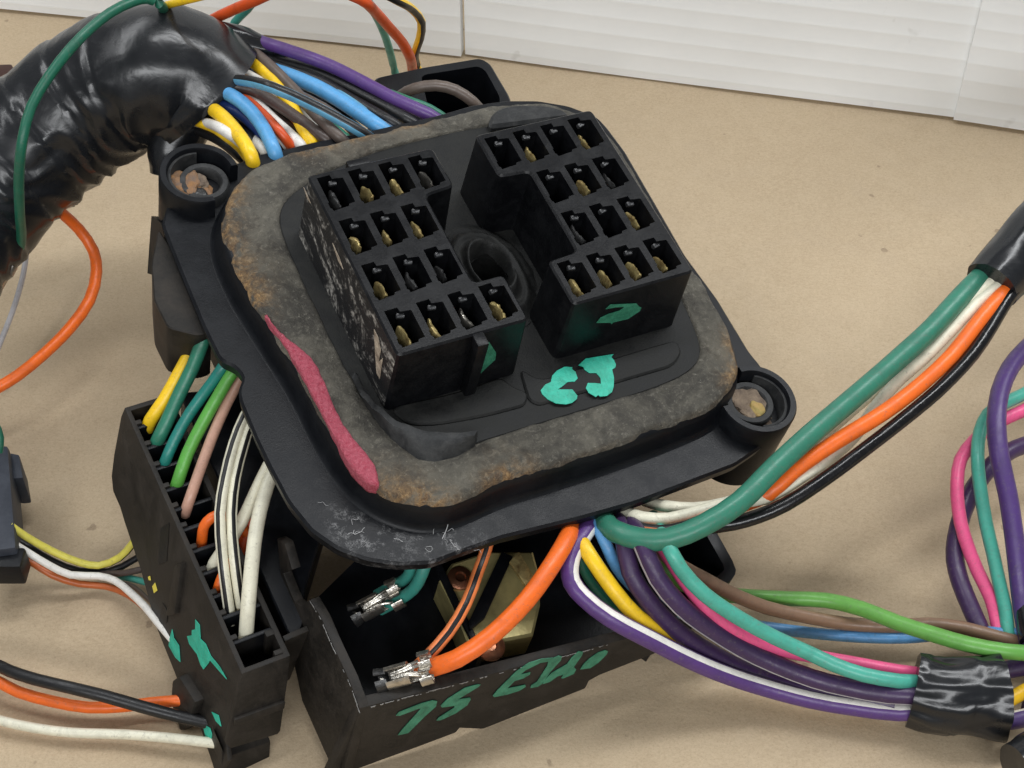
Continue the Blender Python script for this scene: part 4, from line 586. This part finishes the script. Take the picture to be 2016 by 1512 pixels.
for i in range(NA):
    for j in range(NR): fs.append((i * (NR + 1) + j, ((i + 1) % NA) * (NR + 1) + j, ((i + 1) % NA) * (NR + 1) + j + 1, i * (NR + 1) + j + 1))
so = mk('sealant', vs_, fs, 'sealant_grime', pt.o, angle=180)
at = so.data.attributes.new('rim', 'FLOAT', 'POINT'); at.data.foreach_set('value', rim)
so['label'] = 'brown grimy sealant ring with rust stains'
# pink sealant showing at the side
pk = ccw(D['pink']); pk = [(x + .0025 * noise.noise(Vector((x * 60, y * 60, 1))), y + .0025 * noise.noise(Vector((x * 60, y * 60, 9)))) for x, y in chaikin(pk, 2)]; bm = prism(pk, Z(-22), Z(-18.6), .004)
bmesh.ops.triangulate(bm, faces=bm.faces[:]); bmesh.ops.subdivide_edges(bm, edges=bm.edges[:], cuts=3, use_grid_fill=True)
for v in bm.verts: v.co.z += .003 * noise.noise(v.co * 30) + .003 * noise.noise(v.co * 90)
o = mkbm('pink_sealant', bm, 'pink_sealant', pt.o, angle=180); o['label'] = 'torn pink sealant edge'
mkbm('corner_recess_pad', prism(rounded(D['lens'], .03, 3), Z(-20), Z(-18.0), .008), 'rubber', pt.o)  # thin raised dark pad added in place of a dark, cleaner recess
# torn rubber lip
tp, bt = chaikin([tuple(q) for q in D['strip']], 2, False), chaikin([tuple(q) for q in D['stripb']], 2, False); m = len(tp); vs_, fs = [], []
for i in range(m):
    a, b = Vector(tp[i]), Vector(bt[i]); w = .012 * noise.noise(Vector((i * .35, 0, 0))); a = a + Vector((0, 0, w))
    mid = (a + b) / 2 + Vector((0, 0, .012)); k = Vector((.012, .012, -.004))
    vs_ += [a, mid, b, b + k, mid + k, a + k]
for i in range(m - 1):
    for j in range(6): fs.append((i * 6 + j, i * 6 + (j + 1) % 6, i * 6 + 6 + (j + 1) % 6, i * 6 + 6 + j))
fs += [tuple(range(6)), tuple(reversed(range(m * 6 - 6, m * 6)))]
mk('torn_lip', vs_, fs, 'rubber', pt.o, angle=50)
# swirl of sealant between the blocks
sx, sy = D['swirl']; vs_, fs = [], []
for i in range(26):
    r = .050 + .085 * i / 25
    for k in range(64):
        a = 2 * math.pi * k / 64; x = sx + r * math.cos(a) * .82; y = sy + r * math.sin(a) * 1.22
        w = .012 * math.sin(r * 150 + 1.6 * math.sin(a * 2 + .5) + 3 * noise.noise(Vector((x * 10, y * 10, 0)))) * min(1, r / .02) * max(0, 1 - r / .135) ** .5
        vs_.append((x, y, Z(-19.9) + .055 * max(0, 1 - (r - .05) / .08) - .05 * max(0, 1 - (r - .05) / .012) + w + .004 * noise.noise(Vector((x * 60, y * 60, 1)))))
for i in range(25):
    for k in range(64): fs.append((i * 64 + k, i * 64 + (k + 1) % 64, i * 64 + 64 + (k + 1) % 64, i * 64 + 64 + k))
mk('sealant_swirl', vs_, fs, 'inner_plastic', pt.o, angle=180)
# socket blocks
CELL = [(-2.55, 5.5), (.6, 5.6), (.7, 4.4), (3.1, 4.1), (3.25, 3.9), (3.25, -3.4), (1.7, -3.6), (1.4, -4.2), (-.2, -4.3), (-2.45, -4.6), (-2.55, -3.8), (-2.85, -3.6), (-2.85, -2.2), (-2.55, -2.0)]
def socket_block(outline, cells, idx, lab, mats, dark, none, silver):
    bm = prism(rounded(outline, .014, 3), Z(-20.3), Z(0), .0045, .008, [[(c[0] + x / 100, c[1] + y / 100) for x, y in CELL] for c in cells], .13)
    b = mkbm('socket_block', bm, mats, pt.o, angle=28); b['label'] = lab
    for c, ix in zip(cells, idx):
        if ix in none: continue
        rs = random.Random(ix[0] * 17 + ix[1] * 5 + len(lab)); bm = bmesh.new()
        m = 'dark_tin' if ix in dark else 'tin' if ix in silver else 'brass'
        # folded spring blade: a curled strip leaning in the cell with a side wing
        L0, L1 = .022 + rs.uniform(-.008, .006), -.033 + rs.uniform(-.005, .008); w = rs.uniform(.0036, .0054); x0 = c[0] - .006 + .007 * rs.random(); st = 10; rows = []; dp = rs.uniform(-1.3, -.3); bend = rs.uniform(-.006, .006)
        for s in range(st + 1):
            t = s / st; y = c[1] + L0 + (L1 - L0) * t; z = Z(dp) - .013 * (1 - t) ** 1.5 + .0025 * rs.uniform(-1, 1); x1 = x0 + bend * math.sin(t * 3.1) + .0012 * rs.uniform(-1, 1); ww = w * (1 + .35 * math.sin(t * 5 + bend * 300))
            rows.append([bm.verts.new((x1 + q * ww, y, z + dz)) for q, dz in ((-1.1, -.055), (-1, -.004), (-.5, .0), (.3, -.0015), (.9, -.004), (1.1, -.055))])
        for s in range(st):
            for j in range(5): bm.faces.new((rows[s][j], rows[s][j + 1], rows[s + 1][j + 1], rows[s + 1][j]))
        bm.faces.new(rows[0]); bm.faces.new(list(reversed(rows[-1])))
        mkbm('terminal', bm, m, b, angle=40)
    global NUB
    for c in cells:
        if NUB is None:
            bm = bmesh.new(); box(bm, (0, 0, 0), (.019, .011, .012), Matrix.Rotation(.35, 3, 'X')); nb = mkbm('latch_nub', bm, 'nub', b, bev=.003); NUB = nb.data
        else:
            nb = bpy.data.objects.new('latch_nub', NUB); C.objects.link(nb); nb.parent = b
        nb.location = (c[0] + .009, c[1] + .043, Z(-1.6)); nb.rotation_euler = (0, 0, random.uniform(-.3, .3))
    return b
NUB = None
simple('nub', (.012, .0125, .014, 1), .3, 0, .6, 60, 0, (.07, .072, .075, 1), 70)  # paler grey than the blocks, painting in the glints on the nubs
lb = socket_block(D['lout'], D['lcells'], D['lidx'], 'socket block with scraped side nearer the pink sealant', ['socket_plastic', 'abraded_plastic'], {(0, 0), (1, 2), (2, 2)}, set(), {(3, 0), (2, 3)})
for p in lb.data.polygons:
    if p.normal.x < -.9 and p.area > .0015 and p.center.x < min(q[0] for q in D['lout']) + .02: p.material_index = 1
rb = socket_block(D['rout'], D['rcells'], D['ridx'], 'socket block at the right edge of the plate', ['socket_plastic'], {(3, 1), (1, 2)}, {(0, 0), (2, 0), (1, 1), (2, 2)}, set())
kx, ky = D['key']; bm = bmesh.new(); box(bm, (kx, ky, Z(-10)), (.028, .036, .20)); mkbm('key_rib', bm, 'socket_plastic', lb, bev=.006)
kx, ky = D['ktab']; bm = bmesh.new(); box(bm, (kx, ky, Z(-2)), (.055, .02, .04)); mkbm('key_tab', bm, 'socket_plastic', lb, bev=.004)
for q in D['flakes']: decal('paint_flake', q, (-.0012, 0, 0), 'flake', lb, None)
# green marker paint
for q in (D['markC'], D['markJ']): decal('paint_mark', [(x, y, Z(-19.27)) for x, y in q], (0, 0, .0015), 'green_paint', pt.o, None)
decal('paint_mark', D['mark2'], (0, -.0012, 0), 'green_paint_worn', rb, None)
decal('paint_mark', D['markL'], (0, -.0012, 0), 'green_paint_worn', lb, None)
# bosses
def boss(c, fill, aim):
    cx, cy = c; g = math.atan2(aim[1] - cy, aim[0] - cx)
    bm = bmesh.new(); arc_solid(bm, cx, cy, [(.001, .0), (.099, .0), (.097, .175), (.001, .175)], 0, 2 * math.pi, 64)
    b = mkbm('boss', bm, 'black_plastic', pt.o, angle=40)
    bm = bmesh.new(); arc_solid(bm, cx, cy, [(.074, .17), (.0975, .17), (.097, .232), (.0935, .238), (.080, .238), (.077, .233)], g + .75, g + 2 * math.pi - .75, 56); mkbm('collar', bm, 'black_plastic', b, angle=50, bev=0)
    bm = bmesh.new(); arc_solid(bm, cx, cy, [(.066, .17), (.078, .17), (.076, .226), (.069, .228)], g + 2.1, g + 2 * math.pi - 1.2, 40); mkbm('inner_step', bm, 'rubber', b, angle=50)
    ox, oy = cx + .012 * math.cos(g), cy + .012 * math.sin(g)
    bm = bmesh.new(); arc_solid(bm, ox, oy, [(.040, .15), (.061, .15), (.061, .205), (.057, .213), (.045, .213), (.040, .207)], 0, 2 * math.pi, 48); mkbm('bushing', bm, 'rubber', b, angle=50)
    bm = bmesh.new(); arc_solid(bm, ox, oy, [(.0005, .176), (.0005, .178), (.041, .178), (.041, .176)], 0, 2 * math.pi, 32)
    mkbm('bolt_hole', bm, 'black_plastic', b)
    def lump(name, m, x, y, z, r, sq, seed):
        bm = bmesh.new(); bmesh.ops.create_icosphere(bm, subdivisions=4, radius=r)
        for v in bm.verts:
            v.co *= 1 + .55 * noise.noise(v.co * 28 + Vector((seed, 0, 0))) + .25 * noise.noise(v.co * 75 + Vector((0, seed, 0)))
            v.co = Vector((v.co.x, v.co.y * 1.2, v.co.z * sq)) + Vector((x, y, z))
        mkbm(name, bm, m, b, angle=35)
    if fill == 'rust':
        lump('rust_lump', 'rust', ox - .030, oy + .004, .196, .040, .55, 3); lump('rust_lump', 'dirt', ox - .018, oy + .012, .207, .024, .5, 8)
        lump('rust_lump', 'dark_tin', ox - .030, oy - .032, .200, .022, .5, 11)
    else:
        lump('dirt_lump', 'dirt', ox, oy + .004, .188, .054, .45, 5); lump('dirt_lump', 'straw', ox + .012, oy - .014, .208, .016, .5, 9); lump('dirt_lump', 'straw', ox + .02, oy - .032, .200, .014, .5, 14)
        lump('dirt_lump', 'dirt', ox - .02, oy + .02, .200, .022, .6, 21)
boss(D['bossL'], 'rust', cxy); boss(D['bossR'], 'dirt', cxy)
mkbm('under_body', prism(rounded(D['body'], .04, 3), Z(-66), Z(-31), .01), 'dusty_plastic', pt.o)
mkbm('under_body', prism(rounded(D['sidebody'], .012, 2), Z(-50), Z(-32), .003), 'dusty_plastic', pt.o)
mkbm('under_body', prism(rounded(D['sidebody2'], .02, 3), Z(-72), Z(-55), .004), 'black_plastic', pt.o)
# lint stuck on the flange
vs_, fs = [], []
def hair(pts, r):
    path = spline(pts, .008); v, f, _ = tube(path, r, 4); k = len(vs_); vs_.extend(v); fs.extend(tuple(i + k for i in q) for q in f)
for x, y in D['lint']:
    for _ in range(1):
        p = Vector((x + random.gauss(0, .016), y + random.gauss(0, .010), Z(-27.85))); a = random.uniform(0, 6.28); pts = [p]
        for k in range(random.randint(3, 8)):
            a += random.gauss(0, 1.0); p = p + Vector((math.cos(a) * .006, math.sin(a) * .005, 0)); pts.append(Vector((p.x, p.y, Z(-27.85) + random.uniform(0, .004))))
        hair(pts, random.uniform(.0002, .0006))
x, y = D['lint'][-1]; hair([Vector((x - .02, y - .02, Z(-27.9))), Vector((x, y, Z(-27))), Vector((x + .018, y + .035, Z(-25)))], .0009)
o = mk('lint', vs_, fs, 'lint', pt.o); o['kind'] = 'stuff'; o['label'] = 'white lint fibres stuck on the flange'
# tape flaps below the boss
for q, m in ((D['flap2'], 'dusty_plastic'),):
    mkbm('tape_flap', slab(q, (.02, .01, -.02)), m, pt.o, angle=20)

# ------------------------------------------------------------------ open fuse box under the plate
A, B = Vector(D['rim']['A']), Vector(D['rim']['B'])
bx = Thing('open_fuse_box', 'open black plastic fuse box lettered in green, under the front of the plate', 'fuse box', (A.x, A.y, Z(-74)))
fn, ln = Vector(D['fn']), Vector(D['ln'])
mkbm('front_wall', slab(D['front'], fn * -.026), 'dusty_plastic', bx.o, bx.org, .004, 25)
mkbm('side_wall', slab(D['left'], ln * -.022), 'dusty_plastic', bx.o, bx.org, .003, 25)
E_ = [V2(q) for q in D['rim']['E']]
E_ = [Vector(q) for q in chaikin([tuple(q) for q in E_], 1, False)]
bm = bmesh.new(); rows = []
for i, q in enumerate(E_):
    t = (E_[min(i + 1, len(E_) - 1)] - E_[max(i - 1, 0)]).normalized(); nn = Vector((t.y, -t.x)); inner = q - nn * .028
    rows.append([bm.verts.new((*q, Z(-46))), bm.verts.new((*q, Z(-68))), bm.verts.new((*inner, Z(-68))), bm.verts.new((*inner, Z(-46)))])
for a, b in zip(rows, rows[1:]):
    for j in range(4): bm.faces.new((a[j], a[(j + 1) % 4], b[(j + 1) % 4], b[j]))
bm.faces.new(rows[0]); bm.faces.new(list(reversed(rows[-1])))
mkbm('end_wall', bm, 'black_plastic', bx.o, bx.org, .004, 30)
Lq = V2(D['rim']['L'])
fp = [V2(A) + Vector((.03, .03)), V2(B) + Vector((-.03, .05))] + E_[4:] + [Lq + Vector((.55, .3)), Lq + Vector((.05, .05))]
mkbm('floor', prism(ccw(fp), Z(-68), Z(-66.5), 0), 'black_plastic', bx.o, bx.org)
# ribs inside
bm = bmesh.new(); box(bm, (A.x + .33, A.y + .20, Z(-60)), (.016, .30, .10)); mkbm('inner_rib', bm, 'black_plastic', bx.o, bx.org, .003)
# worn edge chips
rs = random.Random(4)
def chips(p, q, nrm, n):
    p, q = Vector(p), Vector(q)
    for i in range(n):
        t = rs.random(); c = p.lerp(q, t); d = (q - p).normalized(); l = rs.uniform(.0015, .006) * (1 if rs.random() < .75 else 2.5); w = rs.uniform(.0012, .0075)
        c = c + Vector((0, 0, rs.uniform(-.0015, .0035))); poly = [c - d * l, c - d * l * rs.uniform(.1, .6) + Vector((0, 0, -w)), c + d * l * rs.uniform(.1, .3) + Vector((0, 0, -w * rs.uniform(.2, .6))), c + d * l * rs.uniform(.4, .7) + Vector((0, 0, -w * .9)), c + d * l]
        decal('worn_chip', [v + nrm * .0012 + Vector((0, 0, -.0035)) for v in poly], nrm * .001, 'wear', bx.o, bx.org)
chips(A, A.lerp(B, .8), Vector(D['fns']), 46)
for i in range(4): chips(D['left'][i], D['left'][i + 1], Vector(D['lns']), 5)
for k, q in D['text'].items(): decal('paint_letter', q, Vector(D['fns']) * .0012, 'green_paint_worn', bx.o, bx.org)

# brass circuit breaker lying in the box
bk = Thing('circuit_breaker', 'tarnished brass breaker plate with copper rivet inside the open box', 'breaker', (D['rivet'][0], D['rivet'][1], Z(-66)))
mkbm('brass_plate', prism(ccw(D['brass']), Z(-66), Z(-56), .006), 'dull_brass', bk.o, bk.org)
for key, r in (('rivet', .030), ('rivet2', .034)):
    x, y, z = D[key]; bm = bmesh.new(); arc_solid(bm, x, y, [(.0005, Z(-56)), (r, Z(-56)), (r, Z(-55.4)), (r * .8, Z(-55.0)), (r * .45, Z(-54.7)), (r * .35, Z(-55.2)), (.0005, Z(-55.3))], 0, 2 * math.pi, 28); mkbm('rivet', bm, 'copper', bk.o, bk.org, angle=50)
mkbm('contact_tab', slab(D['btab'], (0, 0, -.012)), 'brass', bk.o, bk.org, .003)
mkbm('shadow_strip', slab(D['shadow_strip'], (0, 0, -.015)), 'black_plastic', bk.o, bk.org, .003)  # thin black strip stands in for the diagonal shadow across the plate

# ------------------------------------------------------------------ long wire connector beside the box
cn = D['conn']; o_, l_, w_ = Vector(cn['o']), Vector(cn['l']), Vector(cn['w']); L_, W_ = cn['len'], cn['wid']; kc = D['kc']
ct = Thing('long_wire_connector', 'long black multi-cell connector marked with green paint, left of the fuse box', 'connector', o_ + Vector((0, 0, -.28)))
up = Vector((0, 0, 1))
def cp(a, d, off=0): return o_ + l_ * a + up * d + w_ * (d * kc - off)
mkbm('side_wall', slab([cp(a, d) for a, d in D['cleft']], w_ * .012), 'dusty_plastic', ct.o, ct.org, .003, 25)
mkbm('end_wall', slab(D['cend'], l_ * .012), 'dusty_plastic', ct.o, ct.org, .003, 25)
mkbm('end_ledge', slab(D['cledge'], Vector(D['nes']) * .010), 'dusty_plastic', ct.o, ct.org, .003)
mkbm('end_foot', slab([Vector(q) - Vector(D['nes']) * .012 for q in D['clow']], l_ * .06), 'dusty_plastic', ct.o, ct.org, .003)
def cbox(name, a0, a1, w0, w1, d0, d1, m='black_plastic', parent=None, bev=.002):
    bm = bmesh.new(); vv = [bm.verts.new(o_ + l_ * a + w_ * w + up * d) for a in (a0, a1) for w in (w0, w1) for d in (d0, d1)]
    for f in ((0, 1, 3, 2), (4, 6, 7, 5), (0, 4, 5, 1), (2, 3, 7, 6), (0, 2, 6, 4), (1, 5, 7, 3)): bm.faces.new([vv[i] for i in f])
    return mkbm(name, bm, m, parent or ct.o, ct.org, bev)
cbox('side_wall', .0, L_, W_ - .012, W_ + .001, -.25, -.001, 'dusty_plastic')
cbox('end_wall', L_ - .012, L_ + .001, .0, W_, -.2, -.001, 'dusty_plastic')
cbox('cell_floor', .005, L_ - .005, .005, W_ - .005, -.16, -.14)
for a in D['cdiv']:
    cbox('divider', a - .005, a + .005, .010, W_ - .010, -.13, -.006)
    cbox('notch_post', a + .005, a + .017, .008, .024, -.10, .0, 'dusty_plastic')
for a in [a for i, a in enumerate(D['cdiv']) if i in (0, 1, 2, 3, 4, 6, 7, 9, 10)]:
    cbox('terminal', a + .006, a + .0085, .022, .072, -.09, -.022, 'brass', bev=0)
cbox('notch_post', .012, .024, W_ - .03, W_ - .010, -.10, .0, 'dusty_plastic'); cbox('notch_post', .06, .075, W_ - .03, W_ - .010, -.10, .0, 'dusty_plastic')
for q in D['cmarks']: decal('paint_mark', [cp(a, d, .0012) for a, d in q], w_ * -.0012, 'green_paint', ct.o, ct.org)
for q in D['cyel']: decal('paint_mark', [cp(a, d, .0012) for a, d in q], w_ * -.0012, 'yellow_paint', ct.o, ct.org)
for q in D['cslots']: decal('slot_shade', [cp(a, d, .0008) for a, d in q], w_ * -.0006, 'black_plastic', ct.o, ct.org)  # flat black patches paint in the shade of the slots
mkbm('latch_rib', slab([cp(a, d, -.004) for a, d in D['crib']], w_ * -.016), 'dusty_plastic', ct.o, ct.org, .003)
mkbm('latch_tab', slab([cp(a, d, -.004) for a, d in D['ctab']], w_ * -.026), 'dusty_plastic', ct.o, ct.org, .006)
fin = [Vector(q) for q in D['cfin']]; mkbm('side_fin', slab([fin[0], fin[1], fin[1] + up * -.24 - w_ * .03, fin[0] + up * -.26 - w_ * .03], l_ * -.014), 'dusty_plastic', ct.o, ct.org, .002)

# ------------------------------------------------------------------ box behind the plate
bb = Thing('rear_open_box', 'open glossy black plastic box standing behind the far edge of the plate', 'box', (D['backbox'][0][0], D['backbox'][0][1], Z(-80)))
mkbm('shell', prism(rounded(D['backbox'], .02, 3), Z(-80), Z(-44), .006, 0, [rounded(D['backhole'], .02, 3)], .3), 'black_plastic', bb.o, bb.org, 0, 40)

# ------------------------------------------------------------------ small connectors at the left edge
def world_block(name, poly, drop, m, label, cat, extra=()):
    org = Vector(poly[0]); org.z -= drop; e = bpy.data.objects.new(name, None); C.objects.link(e); e.location = org; tag(e, label, cat)
    mkbm('housing', slab(poly, (0, 0, -drop)), m, e, org, .012, 30)
    for nm, q, d in extra: mkbm(nm, slab(q, (0, 0, -d)), m, e, org, .006, 30)
    return e, org
e, og = world_block('small_connector', D['smallconn'], .13, 'bluish_plastic', 'small blue-grey connector cut off by the left edge', 'connector', [('latch', [Vector(v) + Vector((0, 0, -.02)) for v in D['smalllatch']], .10)])
q = [Vector(v) for v in D['smallconn']]; c_ = q[2].lerp(q[3], .45); bm = bmesh.new(); box(bm, c_ + Vector((.0, .0, -.06)), (.12, .06, .07)); mkbm('end_pocket', bm, 'black_plastic', e, og, .008)
world_block('brown_connector', D['browncn'], .2, 'brown_plastic', 'dark brown connector end at the upper left edge', 'connector')

# ------------------------------------------------------------------ taped trunk and wraps
def wrap(name, data, label, cat, mat='tape', turns=9, ridge=.05, wr=.05, n=80, step=.02, squash=1.0, seed=0, mouth=0, fold=0, foldf=20):
    path4 = [Vector(q[:3]) for q in data]; path = spline(path4, step); org = path[0].copy(); org.z = 0
    cum = [0]
    for a, b in zip(path, path[1:]): cum.append(cum[-1] + (b - a).length)
    key = [0]; 
    for a, b in zip(path4, path4[1:]): key.append(key[-1] + (b - a).length)
    S = cum[-1] / key[-1]
    DIRS = [(f_[1], f_[2]) for f_ in frames(path)]
    def rat(s):
        s /= S
        for i in range(len(key) - 1):
            if s <= key[i + 1] + 1e-9: t = (s - key[i]) / (key[i + 1] - key[i]); t = t * t * (3 - 2 * t); return data[i][3] * (1 - t) + data[i + 1][3] * t
        return data[-1][3]
    def rad(i, a, p):
        s = cum[i]; r = rat(s); ph = (s / cum[-1] * turns + a / (2 * math.pi)) % 1.0
        k = 1 + ridge * (ph if ph < .93 else (1 - ph) / .07 * .93)
        w = noise.noise(Vector((s * 11 + seed, math.cos(a) * 1.6, math.sin(a) * 1.6))) + .6 * noise.noise(Vector((s * 24 + math.cos(a) * 2 + seed, math.sin(a) * 3, 4)))
        e = 1
        if fold:
            dv = DIRS[i][0] * math.cos(a) + DIRS[i][1] * math.sin(a); lowf = .25 + .75 * max(0, -dv.dot(Vector((-.2, .68, .68)))) 
            q = s * foldf + 1.6 * noise.noise(Vector((s * 5, math.cos(a) * 1.2, math.sin(a) * 1.2 + seed))) + .5 * math.cos(a)
            w = w * .5; k += fold * lowf * (1 - 2 * abs((q % 1.0) - .5) ** .7) * (.4 + .9 * abs(noise.noise(Vector((s * 4, math.cos(a) * 1.5, seed + math.sin(a) * 1.5)))))
        if mouth: e = 1 + .10 * mouth * noise.noise(Vector((math.cos(a) * 3, math.sin(a) * 3, s * 12 + seed)))
        return r * (k + wr * w) * e * (1 - (1 - squash) * abs(math.cos(a)))
    v, f, fm = tube([p - org for p in path], rad, n); o = mk(name, v, f, mat, None, None, org, 40); return tag(o, label, cat)
wrap('taped_trunk', D['trunk'], 'thick wire trunk wrapped in glossy wrinkled black tape', 'wire harness', turns=8, ridge=.036, wr=.010, n=140, step=.010, fold=.085, foldf=11)
wrap('tape_strip', D['trunkcap'], 'flattened end of black tape on top of the trunk, over the purple wire', 'tape', turns=2, ridge=.02, wr=.08, n=40, step=.02)
wrap('tape_strip', D['trunkflap'], 'fold of black tape hanging from the trunk behind the left boss', 'tape', turns=1, ridge=.02, wr=.05, n=50, step=.02, fold=.05, foldf=6)
wrap('tape_wrap', D['tape'], 'crumpled black tape band holding the purple and teal bundle', 'tape', turns=1.6, ridge=.05, wr=.02, n=90, step=.008, mouth=1, seed=9, fold=.04, foldf=6)
wrap('black_sleeve', D['sleeve'], 'black tape sleeve over the green, cream, orange and black wires', 'sleeve', turns=2.5, ridge=.03, wr=.025, n=60, step=.02, seed=4, mouth=.4)
wrap('black_loom', D['loom'], 'black loom tube end in the lower right corner', 'loom', turns=2, ridge=.04, wr=.05, n=50, step=.02, seed=2)
wrap('tape_scrap', D['tape2'], 'scrap of black tape at the right edge above the light green wire', 'tape', turns=1.5, ridge=.04, wr=.06, n=40, step=.02, seed=6)

# ------------------------------------------------------------------ wires
for w in D['wires']: wire(*w)

# ------------------------------------------------------------------ crimp terminals
def crimp(seg, label, wid, two=True):
    a, b = Vector(seg[0]), Vector(seg[1]); ax = (b - a).normalized(); L = (b - a).length; z = (Vector((0, -.35, 1)) - ax * Vector((0, -.35, 1)).dot(ax)).normalized(); y = z.cross(ax); M = Matrix((ax, y, z)).transposed()
    e = bpy.data.objects.new('crimp_terminal', None); C.objects.link(e); e.matrix_world = Matrix.Translation(a) @ M.to_4x4(); tag(e, label, 'terminal', 'crimp terminals')
    def cshape(name, x0, x1, y0, r, gap, m, th=.004, flare=0):
        bm = bmesh.new(); rows = []; n = 18; st = 6
        for s in range(st + 1):
            t = s / st; x = x0 + (x1 - x0) * t; rr = r * (1 + flare * t) + .0012 * noise.noise(Vector((s * 2.1, y0 * 50, 0))); row = []
            for k in range(n + 1):
                an = math.pi / 2 + gap + (2 * math.pi - 2 * gap) * k / n; row.append((bm.verts.new((x, y0 + rr * math.cos(an), rr * math.sin(an))), bm.verts.new((x, y0 + (rr - th) * math.cos(an), (rr - th) * math.sin(an)))))
            rows.append(row)
        for s in range(st):
            for k in range(n):
                A0, B0, C0, D0 = rows[s][k], rows[s][k + 1], rows[s + 1][k + 1], rows[s + 1][k]
                bm.faces.new((A0[0], B0[0], C0[0], D0[0])); bm.faces.new((D0[1], C0[1], B0[1], A0[1]))
        for s in range(st):
            for k in (0, n): bm.faces.new((rows[s][k][0], rows[s + 1][k][0], rows[s + 1][k][1], rows[s][k][1]))
        for s in (0, st):
            for k in range(n): bm.faces.new((rows[s][k][0], rows[s][k][1], rows[s][k + 1][1], rows[s][k + 1][0]))
        mkbm(name, bm, m, e, angle=50)
    cshape('insulation_wing', 0, L * .22, wid * .55, wid * .62, .35, 'tin'); cshape('insulation_wing', -L * .03, L * .19, -wid * .55, wid * .62, .35, 'tin')
    cshape('barrel', L * .40, L * .82, 0, wid * .80, .55, 'tin'); cshape('tip', L * .80, L * 1.0, 0, wid * .72, .25, 'dark_tin', flare=.25)
    bm = bmesh.new(); box(bm, (L * .5, 0, -wid * .72), (L * .95, wid * 1.1, .005)); mkbm('spine', bm, 'tin', e, bev=.0015)
    rs = random.Random(L)
    for k in range(7):
        y0 = wid * rs.uniform(-.6, .6); path = spline([(L * .2, y0, wid * .1), (L * .34, y0 * .7, wid * .35), (L * .5, y0 * .45, wid * .35), (L * .72, y0 * .4, wid * .2)], .01); v, f, fm = tube(path, .0035, 8); mk('strand', v, f, 'tin', e)
crimp(D['crimps'][0], 'silver crimp terminal on the teal wire pair', .032); crimp(D['crimps'][1], 'silver crimp terminal on the orange wires near the front rim', .032)
crimp(D['lterm'], 'bare crimp terminal on the dark green wire at the left edge', .028)
